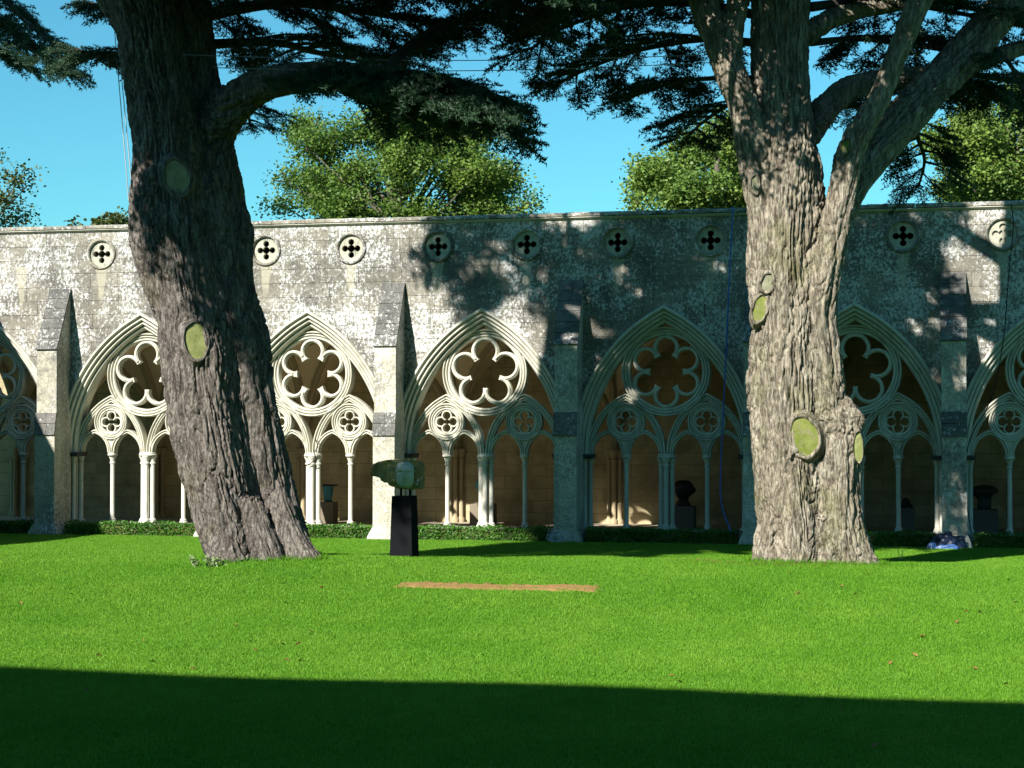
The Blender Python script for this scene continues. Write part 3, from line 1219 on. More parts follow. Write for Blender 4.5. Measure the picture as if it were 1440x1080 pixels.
BVH = {}
def scar(trunk, px, py, w, h, mat, tilt=0.0, face=0.65, rim=0.18):
    """pruning wound: raised callus ring round a sunken oval of bare wood"""
    if trunk.name not in BVH:
        bm = bmesh.new()
        bm.from_mesh(trunk.data)
        BVH[trunk.name] = BVHTree.FromBMesh(bm)
        bm.free()
    bv = BVH[trunk.name]
    d = Vector(ray(px, py)).normalized()
    hit, nrm, _, dist = bv.ray_cast(Vector(CAM), d)
    if hit is None:
        print('scar misses', px, py)
        return
    nn = Vector((0, 0, 0))
    cnt = 0
    for (a, b) in ((0, 0), (w * .3, 0), (-w * .3, 0), (0, h * .3), (0, -h * .3), (w*.2, h*.2), (-w*.2, -h*.2)):
        h2, n2, _, _ = bv.ray_cast(Vector(CAM), Vector(ray(px + a, py + b)).normalized())
        if h2 is not None and abs((h2 - hit).length) < 0.6:
            nn += n2 if n2.dot(d) < 0 else -n2
            cnt += 1
    nn.normalize()
    nn = (nn * face + (-d) * (1 - face)).normalized()
    up = Vector((0, 0, 1))
    up = (up - nn * up.dot(nn)).normalized()
    side = up.cross(nn)
    up2 = up * math.cos(tilt) + side * math.sin(tilt)
    side = up2.cross(nn)
    sc = dist / F_PX
    a, b = w * 0.5 * sc, h * 0.5 * sc
    hi = 0.0
    for i in range(24):
        for f in (0.5, 1.0, 1.25):
            t = 2 * math.pi * i / 24
            h2, _, _, _ = bv.ray_cast(Vector(CAM), Vector(ray(px + f * w * .5 * math.cos(t), py + f * h * .5 * math.sin(t))).normalized())
            if h2 is not None and (h2 - hit).length < 0.5:
                hi = max(hi, (h2 - hit).dot(nn))
    base = hit + nn * (0.7 * min(hi, 0.16) + 0.005)
    N = 36
    r_ = random.Random(int(px * 7 + py))
    ph_ = [r_.uniform(0, 6.28) for _ in range(4)]
    def ring(f, z, wob=0.05):
        out = []
        for i in range(N):
            t = 2 * math.pi * i / N
            k = f * (1 + wob * math.sin(2 * t + ph_[0]) + wob * 0.7 * math.sin(3 * t + ph_[1]) + 0.02 * math.sin(7 * t + ph_[2]))
            out.append(base + side * (a * k * math.cos(t)) + up2 * (b * k * math.sin(t)) + nn * (z + (0.008 * math.sin(5 * t + ph_[3]) if f > 0.99 else 0)))
        return out
    prof = [(1.0 + rim + 0.3, -0.14), (1.0 + rim, -0.03), (1.0 + rim * 0.75, 0.012), (1.0 + rim * 0.4, 0.022), (1.03, 0.016), (0.98, -0.002), (0.95, -0.02)]
    V, F = [], []
    for (f, z) in prof:
        V += ring(f, z)
    for j in range(len(prof) - 1):
        for i in range(N):
            k = (i + 1) % N
            F.append((j * N + i, j * N + k, (j + 1) * N + k, (j + 1) * N + i))
    o = MB().add(V, F).build('pruning_scar', trunk.data.materials[0], trunk, True)
    V, F = [], []
    rings = [(0.97, -0.012), (0.7, -0.010), (0.4, -0.009), (0.12, -0.009)]
    for (f, z) in rings:
        V += ring(f, z)
    for j in range(len(rings) - 1):
        for i in range(N):
            k = (i + 1) % N
            F.append((j * N + i, j * N + k, (j + 1) * N + k, (j + 1) * N + i))
    F.append(tuple((len(rings) - 1) * N + i for i in range(N)))
    c = MB().add(V, F).build('pruning_scar', mat, trunk, True)
    c['label'] = 'bare sawn wood inside the callus ring'
    return o

# ---- needle sprays (template in the x,y plane, growing along +x, 1 unit long)
def spray_template(seed, coarse=False):
    r = np.random.default_rng(seed)
    V, T = [], []
    def needles(p0, p1, cnt, size, wd):
        p0, p1 = np.array(p0), np.array(p1)
        d = p1 - p0
        L = np.linalg.norm(d)
        d = d / L
        for i in range(cnt):
            t = (i + r.uniform(0, 1)) / cnt
            p = p0 + (p1 - p0) * t
            a = r.normal(0, 1, 3)
            a = a / np.linalg.norm(a) + d * 0.5 + np.array([0, 0, 0.35])
            a /= np.linalg.norm(a)
            b = np.cross(a, r.normal(0, 1, 3))
            b /= np.linalg.norm(b)
            s = size * r.uniform(0.7, 1.3)
            k = len(V)
            V.extend([p - b * s * wd, p + b * s * wd, p + a * s])
            T.append((k, k + 1, k + 2))
    ends = [(0, 0, 0), (1.0, r.uniform(-.1, .1), r.uniform(-.16, .0))]
    kk = 0.42 if coarse else 1.0
    kw_ = 0.30 if coarse else 0.17
    needles(ends[0], ends[1], int(26 * kk), 0.125 if not coarse else 0.17, kw_)
    for i in range(8):
        t = 0.1 + 0.85 * i / 8
        s = 1 if i % 2 else -1
        a = r.uniform(0.6, 1.0) * s
        L = r.uniform(0.3, 0.48) * (1.05 - 0.6 * t)
        p = np.array(ends[1]) * t
        e = p + np.array([math.cos(a) * L, math.sin(a) * L, r.uniform(-.12, .05)])
        needles(p, e, int(10 * kk), 0.12 if not coarse else 0.165, kw_)
    return np.array(V), np.array(T)
TPL_FINE = [spray_template(s) for s in range(5)]
TPL_COARSE = [spray_template(s, True) for s in range(5)]

def place_sprays(items, TPL):
    """items: list of (pos, dir, scale) -> merged vertex and triangle arrays"""
    Vs, Ts, b = [], [], 0
    items = list(items)
    if not items:
        return np.zeros((0, 3)), np.zeros((0, 3), int)
    pos = np.array([i[0] for i in items])
    dr = np.array([i[1] for i in items])
    sc = np.array([i[2] for i in items])
    dr /= np.linalg.norm(dr, axis=1)[:, None]
    up = np.tile([0, 0, 1.0], (len(items), 1)) + RNG.normal(0, 0.18, (len(items), 3))
    sd_ = np.cross(up, dr)
    sd_ /= np.linalg.norm(sd_, axis=1)[:, None]
    up = np.cross(dr, sd_)
    which = RNG.integers(0, len(TPL), len(items))
    for k, (TV, TT) in enumerate(TPL):
        idx = np.where(which == k)[0]
        if len(idx) == 0:
            continue
        M = np.stack([dr[idx], sd_[idx], up[idx]], 1) * sc[idx][:, None, None]      # rows
        W = np.einsum('vk,nkj->nvj', TV, M) + pos[idx][:, None, :]
        nv = len(TV)
        tt = TT[None] + (np.arange(len(idx)) * nv)[:, None, None]
        Vs.append(W.reshape(-1, 3))
        Ts.append(tt.reshape(-1, 3) + b)
        b += len(idx) * nv
    return np.vstack(Vs), np.vstack(Ts)

def bough(tree, spine, r0, width, dens=1.0, droop=0.12, seed=0, start=0.15, sz=0.55, wood=True, fill=1.0, coarse=False):
    """cedar bough: a limb with flat side branches carrying level plates of needle sprays"""
    r = np.random.default_rng(seed + 100)
    P = catmull(spine, 8)
    seg = np.linalg.norm(np.diff(P, axis=0), axis=1)
    s = np.concatenate([[0], np.cumsum(seg)])
    L = s[-1]
    wm = MB()
    if wood:
        wm.tube(P, r0 * (1 - 0.8 * (s / L) ** 0.8) + 0.012, 7)
    items = []
    def pt(t):
        return np.array([np.interp(t * L, s, P[:, i]) for i in range(3)])
    nsec = int(L / 0.27 * dens)
    for i in range(nsec):
        t = start + (1 - start) * (i + r.uniform(0, 1)) / nsec
        p = pt(t)
        d = pt(min(1, t + 0.03)) - pt(max(0, t - 0.03))
        d /= np.linalg.norm(d)
        side = np.cross([0, 0, 1.0], d)
        side /= np.linalg.norm(side)
        sg = 1 if i % 2 else -1
        a = r.uniform(0.75, 1.25)
        ln = width * (0.35 + 0.65 * math.sin(math.pi * min(1, 0.25 + 0.72 * t))) * r.uniform(0.55, 1.15)
        v = d * math.cos(a) + side * sg * math.sin(a)
        e = p + v * ln + np.array([0, 0, -droop * ln * r.uniform(0.2, 1.6)])
        m = (p + e) / 2 + np.array([0, 0, 0.05 * ln])
        Q = catmull([p, m, e], 5)
        if wood:
            wm.tube(Q, np.linspace(0.022 + 0.012 * ln, 0.006, len(Q)), 4)
        nt = max(3, int(ln / 0.085 * fill))
        for j in range(nt):
            u = (j + r.uniform(0.1, 0.9)) / nt
            if u < 0.12:
                continue
            c = np.array([np.interp(u, np.linspace(0, 1, len(Q)), Q[:, q]) for q in range(3)])
            dd = v + np.cross([0, 0, 1.0], v) * r.choice([-1, 1]) * r.uniform(0.1, 0.95)
            dd[2] = r.uniform(-0.42, 0.06)
            items.append((c + r.normal(0, 0.03, 3), dd, sz * r.uniform(0.65, 1.15)))
        for j in range(3):
            items.append((e - v * 0.12 * j, v + np.array([r.normal(0, .25), r.normal(0, .25), r.uniform(-.5, -.1)]), sz * r.uniform(0.9, 1.3)))
    d = P[-1] - P[-3]
    for j in range(5):
        items.append((P[-1] - d * 0.2 * j, d / np.linalg.norm(d) + r.normal(0, 0.35, 3) * [1, 1, 0.3], sz))
    V, T = place_sprays(items, TPL_COARSE if coarse else TPL_FINE)
    if wood:
        b = wm.build('bough', MT['twig'], tree, True)
        link('needles', tri_mesh('needles', V, T), MT['cedar'], b).location = (0, 0, 0)
    else:
        link('needles', tri_mesh('needles', V, T), MT['cedar'], tree)
    return len(T)

NT = 0
# ---------------------------------------------------------------- left cedar
LY = -12.2
gl = ground_hit(366, 786)
lt = setp(empty('cedar_tree', (float(gl[0]), LY, float(gl[2]))), 'leaning cedar with dark furrowed trunk beside the carved head', 'tree')
LE = [(-150, 120, 275), (-60, 133, 285), (0, 152, 294), (37, 165, 297), (74, 170, 303), (111, 176, 309), (155, 182, 322), (185, 188, 325), (222, 189, 330), (259, 185, 340), (296, 181, 347), (333, 183, 357), (370, 194, 360),
      (400, 205, 362), (437, 215, 370), (474, 221, 379), (511, 227, 385), (548, 231, 390), (585, 237, 395), (622, 243, 400), (659, 251, 408), (696, 262, 416), (733, 275, 425), (770, 288, 437), (792, 293, 446)]
main, second, mid = [], [], []
for (y, l, r) in LE:
    w = r - l
    main.append((l + 0.335 * w, y, 0.325 * w, -0.12))
    second.append((l + 0.745 * w, y, 0.245 * w, 0.42))
    mid.append((l + 0.52 * w, y, 0.33 * w, 0.35))
st = [sink(*stem_world(main, LY)), sink(*stem_world(second, LY)), sink(*stem_world(mid, LY))]
# bulges, root flares, the big limb to the right and the broken stub at top left
for pts in ([(300, 640, 10, -.45), (306, 690, 22, -.55), (318, 740, 26, -.6), (330, 795, 34, -.65)],
            [(388, 690, 16, -.2), (403, 740, 20, -.25), (416, 770, 22, -.3), (433, 800, 26, -.35)],
            [(352, 700, 12, -.5), (365, 750, 20, -.55), (378, 797, 27, -.6)],
            [(310, 735, 18, -.1), (317, 800, 24, -.1)],
            [(206, 270, 12, -.35), (203, 315, 22, -.3), (214, 370, 22, -.3), (224, 430, 14, -.35)]):
    st.append(stem_world(pts, LY))
st.append(stem_world([(262, 250, 30, .5), (290, 195, 36, .45), (322, 152, 31, .3), (365, 122, 25, .15), (420, 109, 22.5, .1), (500, 108, 21, .1), (580, 118, 18, .2), (660, 128, 11, .3)], LY))
st.append(stem_world([(185, 30, 24, 0), (160, 0, 20, -.1), (135, -40, 16, -.3), (110, -90, 12, -.6)], LY))
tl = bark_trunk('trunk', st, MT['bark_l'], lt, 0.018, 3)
scar(tl, 275, 480, 31, 54, MT['scar_pale'], -0.05, 0.55)
scar(tl, 249, 250, 33, 48, MT['scar_grey'], -0.12, 0.5, 0.24)

def bo(tree, pts, r0, width, seed, **kw):
    """pts = (px, py, Y)"""
    global NT
    NT += bough(tree, [at(*p) for p in pts], r0, width, seed=seed, **kw)
bo(lt, [(420, 112, LY + .1), (500, 110, LY), (600, 122, LY - .3), (670, 130, LY - .3), (720, 145, LY - .4)], 0.24, 1.3, 1, dens=1.4)
bo(lt, [(380, 118, LY), (460, 118, LY - .6), (560, 125, LY - 1.0), (640, 142, LY - 1.3), (700, 160, LY - 1.5)], 0.15, 1.2, 2, dens=1.4)
bo(lt, [(400, 108, LY - .2), (480, 98, LY - .7), (570, 102, LY - .9), (650, 112, LY - .8)], 0.05, 0.8, 14, dens=1.6, sz=0.5)
bo(lt, [(540, 112, LY), (570, 70, LY + .4), (630, 35, LY + .8), (700, 22, LY + 1.1), (765, 45, LY + 1.4)], 0.12, 1.3, 3, dens=1.3)
bo(lt, [(245, 30, LY + .3), (390, 5, LY + .9), (500, 15, LY + 1.3), (620, 35, LY + 1.8)], 0.14, 1.8, 4, dens=1.15, start=0.05)
bo(lt, [(250, 65, LY + .3), (380, 60, LY + 1.6), (450, 75, LY + 3.0), (540, 90, LY + 4.2)], 0.1, 1.5, 5, dens=1.0)
bo(lt, [(240, -30, LY), (420, -60, LY - .8), (580, -40, LY - 1.3), (720, -25, LY - 1.4), (800, -5, LY - 1.5)], 0.24, 2.0, 6, dens=1.2)
bo(lt, [(325, 140, LY + .6), (345, 150, LY + 1.6), (352, 175, LY + 2.5)], 0.06, 0.6, 7, dens=1.2, sz=0.4)
bo(lt, [(480, 125, LY + .1), (530, 145, LY + .6), (585, 162, LY + 1.0), (640, 178, LY + 1.4)], 0.08, 0.9, 8, dens=1.3)
bo(lt, [(600, 128, LY), (650, 148, LY - .3), (690, 168, LY - .5), (728, 192, LY - .6)], 0.07, 0.6, 9, dens=1.5)
bo(lt, [(225, 58, LY + .3), (165, 75, LY + .9), (135, 78, LY + 1.4), (105, 68, LY + 1.9)], 0.06, 0.65, 10, dens=1.6, sz=0.45)
bo(lt, [(215, 22, LY + .3), (160, 12, LY + 1.0), (128, 4, LY + 1.6)], 0.05, 0.5, 11, dens=1.4, sz=0.42)

# tiers above the frame and towards the camera: they shade the wall, the lawn behind and the upper trunk
def tier(tree, base, az, length, rise, width, seed, r0=0.2, **kw):
    global NT
    b = np.array(base)
    d = np.array([math.cos(az), math.sin(az), 0])
    pts = [b, b + d * length * 0.33 + [0, 0, rise], b + d * length * 0.68 + [0, 0, rise * 1.15], b + d * length + [0, 0, rise * 0.7]]
    kw.setdefault('dens', 1.05)
    kw.setdefault('fill', 0.48)
    kw.setdefault('coarse', True)
    kw.setdefault('sz', 0.85)
    NT += bough(tree, pts, r0, width, seed=seed, **kw)
topl = at(205, -60, LY)
for i, (dz, az, ln, wd) in enumerate(((0.6, -0.35, 7.0, 2.6), (1.3, 0.3, 7.0, 2.6), (1.6, -0.9, 8.0, 2.8), (2.4, -0.1, 7.5, 2.8), (3.4, -0.6, 8.0, 2.8), (4.2, 0.1, 7.0, 2.6), (0.9, -1.5, 6.5, 2.2), (1.9, -1.75, 7.5, 2.4), (2.9, -1.3, 8.5, 2.6), (5.0, -0.4, 6.5, 2.6))):
    tier(lt, topl + np.array([0.1, 0, dz]), az, ln, 0.35, wd, 30 + i)
# boughs of the left cedar that reach out towards the sun and shade its own upper trunk and the lawn behind
def reach(tree, a, b, width, seed, rise=0.5, **kw):
    global NT
    a, b = np.array(a, float), np.array(b, float)
    NT += bough(tree, [a, a + (b - a) * 0.35 + [0, 0, rise], a + (b - a) * 0.7 + [0, 0, rise * 0.8], b], 0.2, width, seed=seed, sz=0.85, fill=0.7, coarse=True, **kw)
tx, tz = float(topl[0]), float(topl[2])
for i, (dz, az, ln) in enumerate(((3.2, 2.2, 3.0), (3.9, 1.2, 3.5), (4.4, 3.2, 2.6), (4.8, 0.4, 4.2), (5.2, -1.2, 3.4), (5.6, 1.9, 2.6), (6.0, 0.8, 3.2))):
    tier(lt, np.array([tx + 0.1, LY, tz + dz]), az, ln, 0.3, 1.5, 160 + i, 0.12, fill=0.5)
TS = -np.array(SUN_D)
def up_sun(x, y, z, zt):       # the point at height zt that shades (x, y, z)
    return np.array([x, y, z]) + TS * ((zt - z) / TS[2])
reach(lt, (tx, LY, tz - 0.3), up_sun(tx + 0.1, LY, 9.6, 12.9), 1.5, 140, 0.7, dens=1.2)
reach(lt, (tx, LY, tz + 0.2), up_sun(tx + 0.9, LY, 9.2, 12.7), 1.5, 141, 0.7, dens=1.2)
reach(lt, (tx, LY, tz + 0.8), up_sun(tx - 0.3, LY, 9.4, 13.2), 1.6, 142, 0.5, dens=1.2)
reach(lt, (tx, LY, tz + 1.4), up_sun(tx + 0.6, LY, 9.8, 14.6), 1.8, 143, 0.6, dens=1.2)
hp_ = ground_hit(566, 784)
reach(lt, (tx, LY, tz + 0.1), up_sun(hp_[0] + 0.2, hp_[1] + 0.5, 1.3, 11.3), 0.9, 144, 0.6, dens=1.5)  # unseen bough, added so its shade falls on the carved head
reach(lt, (tx, LY, tz + 0.5), up_sun(13.2, -6.0, 0.2, 11.4), 1.6, 145, 0.6, dens=1.1)
reach(lt, (tx, LY, tz + 0.7), up_sun(15.0, -5.5, 0.1, 11.2), 1.8, 146, 0.6, dens=1.1)
reach(lt, (tx, LY, tz + 0.3), up_sun(16.6, -4.0, 0.1, 11.0), 1.8, 147, 0.6, dens=1.1)
for i, (px_, py_, dy_) in enumerate(((480, 108, -.4), (560, 112, -.6), (640, 125, -.7), (700, 150, -.6))):  # unseen boughs added up-sun to darken the limb and its needles
    q_ = at(px_, py_, LY + dy_)
    reach(lt, (tx, LY, tz + 0.2 + 0.2 * i), up_sun(q_[0], q_[1], q_[2], 12.0 + 0.2 * i), 1.3, 170 + i, 0.5, dens=1.1)
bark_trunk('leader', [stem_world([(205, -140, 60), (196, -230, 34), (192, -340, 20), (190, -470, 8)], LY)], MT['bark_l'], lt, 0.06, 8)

# ---------------------------------------------------------------- right cedar
RY = -10.4
gr_ = ground_hit(1150, 795)
rt = setp(empty('cedar_tree', (float(gr_[0]), RY, float(gr_[2]))), 'upright cedar with pale trunk forking into several great limbs', 'tree')
# (y, left edge, right edge of the main body)
main = [(1096, -120, 36, .15), (1098, -40, 40, .15), (1099, 30, 41, .15), (1098, 90, 41, .15), (1100, 140, 42, .1), (1104, 190, 43, .05), (1106, 240, 50, 0), (1104, 290, 53, 0), (1102, 340, 53, 0), (1103, 400, 53, 0),
        (1107, 455, 50, 0), (1105, 500, 53, 0), (1106, 560, 54, 0), (1109, 610, 54, 0), (1113, 660, 54, 0), (1117, 710, 54, 0), (1120, 755, 54, 0), (1122, 800, 57, 0)]
back = [(1112, 230, 44, .45), (1114, 300, 50, .45), (1116, 400, 52, .45), (1122, 500, 54, .45), (1132, 600, 62, .45), (1138, 700, 66, .45), (1146, 800, 72, .45)]
fork = [(975, -60, 24, -.1), (985, -10, 21, -.15), (1002, 40, 20, -.2), (1018, 80, 21, -.25), (1032, 115, 22, -.3), (1046, 150, 21, -.3), (1057, 185, 26, -.3), (1066, 225, 26, -.3), (1074, 275, 26, -.3), (1079, 330, 26, -.3), (1083, 390, 24, -.35), (1084, 440, 14, -.3)]
fork2 = [(1062, -70, 20, -.1), (1042, -10, 18, -.15), (1030, 35, 17, -.2), (1027, 80, 17, -.25)]
limA = [(1325, -60, 18, -.4), (1293, 0, 17, -.4), (1264, 67, 16, -.4), (1238, 133, 16, -.4), (1203, 200, 20, -.35), (1184, 267, 21, -.3), (1172, 333, 21, -.3), (1158, 395, 23, -.3), (1152, 450, 24, -.2), (1158, 500, 24, -.2), (1163, 550, 24, -.2), (1166, 590, 26, -.2)]
lobe = [(1168, 560, 20, -.1), (1178, 592, 32, -.15), (1180, 640, 33, -.15), (1178, 690, 35, -.15), (1180, 740, 38, -.15), (1188, 800, 46, -.15)]
limB = [(1470, -60, 24, 1.8), (1418, 5, 24, 1.5), (1345, 88, 27, 1.0), (1290, 145, 28, .6), (1235, 205, 28, .3), (1200, 252, 26, .1), (1180, 300, 22, 0)]
limC = [(1530, 50, 8, 3.0), (1430, 70, 11, 2.4), (1330, 103, 15, 1.9), (1250, 112, 17, 1.4), (1190, 128, 19, 1.0), (1150, 165, 22, .6), (1120, 210, 24, .4)]
limD = [(1350, -5, 9, 1.8), (1250, 8, 11, 1.2), (1180, 22, 14, .7), (1120, 55, 18, .4)]
burl = [(1160, 590, 20, -.3), (1192, 590, 20, -.25), (1200, 606, 18, -.2)]
burlL = [(1052, 165, 20, -.3), (1040, 185, 14, -.35)]
st = [sink(*stem_world(main, RY)), sink(*stem_world(back, RY)), stem_world(fork, RY), stem_world(fork2, RY), stem_world(limA, RY), sink(*stem_world(lobe, RY)), stem_world(limB, RY), stem_world(limC, RY), stem_world(limD, RY), stem_world(burl, RY), stem_world(burlL, RY)]
for pts in ([(1085, 700, 12, -.35), (1084, 750, 20, -.45), (1083, 805, 26, -.55)],
            [(1118, 650, 16, -.5), (1122, 720, 22, -.55), (1124, 805, 30, -.65)],
            [(1160, 730, 16, -.4), (1160, 770, 20, -.5), (1160, 806, 26, -.6)],
            [(1196, 730, 20, -.2), (1208, 775, 20, -.3), (1222, 808, 22, -.35)],
            [(1070, 470, 16, -.1), (1066, 510, 18, -.1), (1066, 570, 16, -.1)]):
    st.append(stem_world(pts, RY))
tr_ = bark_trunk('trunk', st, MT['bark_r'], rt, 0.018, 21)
scar(tr_, 1131, 614, 38, 54, MT['scar_green'], -0.08, 0.45, 0.2)
scar(tr_, 1070, 434, 20, 36, MT['scar_green'], 0.25, 0.5, 0.3)
scar(tr_, 1079, 397, 16, 26, MT['scar_grey'], 0.2, 0.5, 0.4)
scar(tr_, 1062, 258, 11, 22, MT['scar_grey'], 0.0, 0.5, 0.5)
scar(tr_, 1190, 206, 12, 20, MT['scar_green'], 0.3, 0.5, 0.35)
scar(tr_, 1206, 628, 13, 44, MT['scar_pale'], 0.0, 1.0, 0.05)

bo(rt, [(1060, 60, RY + .3), (990, 55, RY + 1.0), (900, 70, RY + 1.5), (830, 95, RY + 1.8), (785, 118, RY + 2)], 0.07, 1.4, 51, dens=1.0)
bo(rt, [(1060, 20, RY + .3), (980, 5, RY + .6), (880, 10, RY + 1.0), (790, 40, RY + 1.2), (745, 70, RY + 1.3)], 0.08, 1.5, 52, dens=1.0)
bo(rt, [(1060, 110, RY + .6), (1000, 110, RY + 1.6), (940, 118, RY + 2.6), (880, 140, RY + 3.4)], 0.05, 1.0, 53, dens=0.9)
bo(rt, [(1060, 130, RY + .8), (1020, 150, RY + 1.8), (985, 175, RY + 2.8), (965, 195, RY + 3.4)], 0.05, 0.8, 54, dens=1.2, sz=0.5)
bo(rt, [(1080, -40, RY), (960, -50, RY - .5), (840, -30, RY - .8), (760, 10, RY - 1.0)], 0.12, 1.7, 55, dens=0.9)
bo(rt, [(1140, 60, RY + .6), (1210, 55, RY + 1.6), (1290, 65, RY + 2.5), (1380, 80, RY + 3.3)], 0.06, 1.2, 56, dens=1.0)
bo(rt, [(1140, 10, RY + .4), (1230, 0, RY + 1.3), (1330, 15, RY + 2.0), (1450, 40, RY + 2.6)], 0.08, 1.5, 57, dens=1.0)
bo(rt, [(1190, 128, RY + 1.0), (1260, 118, RY + 2), (1330, 120, RY + 2.9), (1400, 140, RY + 3.7)], 0.06, 1.0, 58, dens=1.0)
bo(rt, [(1160, 150, RY + .8), (1200, 150, RY + 1.8), (1235, 165, RY + 2.6)], 0.05, 0.9, 59, dens=1.2, sz=0.5)
bo(rt, [(1290, 150, RY + .8), (1290, 190, RY + 1.7), (1300, 225, RY + 2.5), (1292, 262, RY + 3.0)], 0.05, 0.7, 60, dens=1.3, sz=0.5)
bo(rt, [(1390, 60, RY + 1.3), (1420, 90, RY + 1.0), (1450, 150, RY + .8)], 0.05, 0.9, 61, dens=0.9, sz=0.5)
bo(rt, [(1330, 100, RY + 1.5), (1380, 108, RY + 2.4), (1440, 118, RY + 3.2), (1500, 130, RY + 3.8)], 0.05, 1.0, 62, dens=1.0)
topr = at(1098, -60, RY)
for i, (dz, az, ln, wd) in enumerate(((0.4, 3.0, 7.5, 2.4), (1.2, 2.7, 7.5, 2.6), (2.0, 3.3, 8.5, 2.8), (1.0, 0.3, 6.0, 2.4), (2.4, 0.0, 6.5, 2.6), (0.9, -0.2, 6.5, 2.4), (2.2, -0.9, 8.0, 2.4), (2.9, 2.4, 6.5, 2.5), (4.6, 3.2, 6.0, 2.4))):
    tier(rt, topr + np.array([0.1, 0, dz]), az, ln, 0.35, wd, 70 + i)
rx_, rz_ = float(topr[0]), float(topr[2])
reach(rt, (rx_, RY, rz_ + 0.2), up_sun(26.0, -5.5, 0.1, 12.4), 1.4, 150, 0.6, dens=1.1)  # three unseen boughs added to shade the lawn at right and the tarpaulin
reach(rt, (rx_, RY, rz_ + 0.6), up_sun(27.5, -4.5, 0.1, 12.2), 1.6, 151, 0.6, dens=1.1)
reach(rt, (rx_, RY, rz_ - 0.4), up_sun(22.3, -1.1, 0.7, 11.4), 0.8, 153, 0.5, dens=1.0)
bark_trunk('leader', [stem_world([(1097, -100, 36, .15), (1098, -260, 30, .15), (1100, -420, 20, .15), (1100, -560, 8, .15)], RY)], MT['bark_r'], rt, 0.06, 28)
print('needle triangles', NT)
#__REST__
# ---------------------------------------------------------------- cedar beyond the wall, its boughs reach into the top left
ct = setp(empty('cedar_tree', (-13.0, 9.5, 0)), 'cedar beyond the wall whose dark bough hangs over the corner', 'tree')
MB().tube(catmull([(-13.0, 9.5, -0.1), (-13.1, 9.5, 5), (-12.9, 9.6, 11), (-12.9, 9.5, 17)], 4), np.linspace(0.8, 0.25, 13), 12).build('trunk', MT['bark_l'], ct, True)
bo(ct, [(-420, 40, 9.3), (-90, 15, 9.0), (-10, 30, 8.5), (50, 75, 8.0), (98, 100, 7.8)], 0.16, 1.2, 90, dens=1.4, sz=0.6, start=0.3)
bo(ct, [(-420, 10, 9.3), (-90, -35, 9.4), (-10, -10, 9.2), (40, 35, 8.6), (75, 60, 8.4)], 0.14, 1.0, 91, dens=1.3, sz=0.6, start=0.3)
bo(ct, [(-420, 90, 9.5), (-90, 60, 10.2), (-20, 65, 10.8), (40, 92, 11.0)], 0.1, 1.0, 92, dens=1.3, sz=0.6, start=0.3)
cl = at(40, 60, 8.4)
for i, (zt, ox, oy) in enumerate(((2.2, -1.5, 0.0), (3.0, 0.8, 0.4), (3.6, -0.4, 0.8))):  # unseen coarse boughs added up-sun to put the visible foliage in shade
    p = cl + TS * (zt / TS[2])
    NT += bough(ct, [(-12.9, 9.5, p[2] + 0.5), (-9.0, (9.5 + p[1]) / 2, p[2] + 0.9), p + [ox, oy, 0.4], p + [ox + 2.2, oy + 0.2, 0]], 0.15, 1.7, seed=95 + i, sz=0.85, coarse=True, start=0.35)
print('needle triangles', NT)

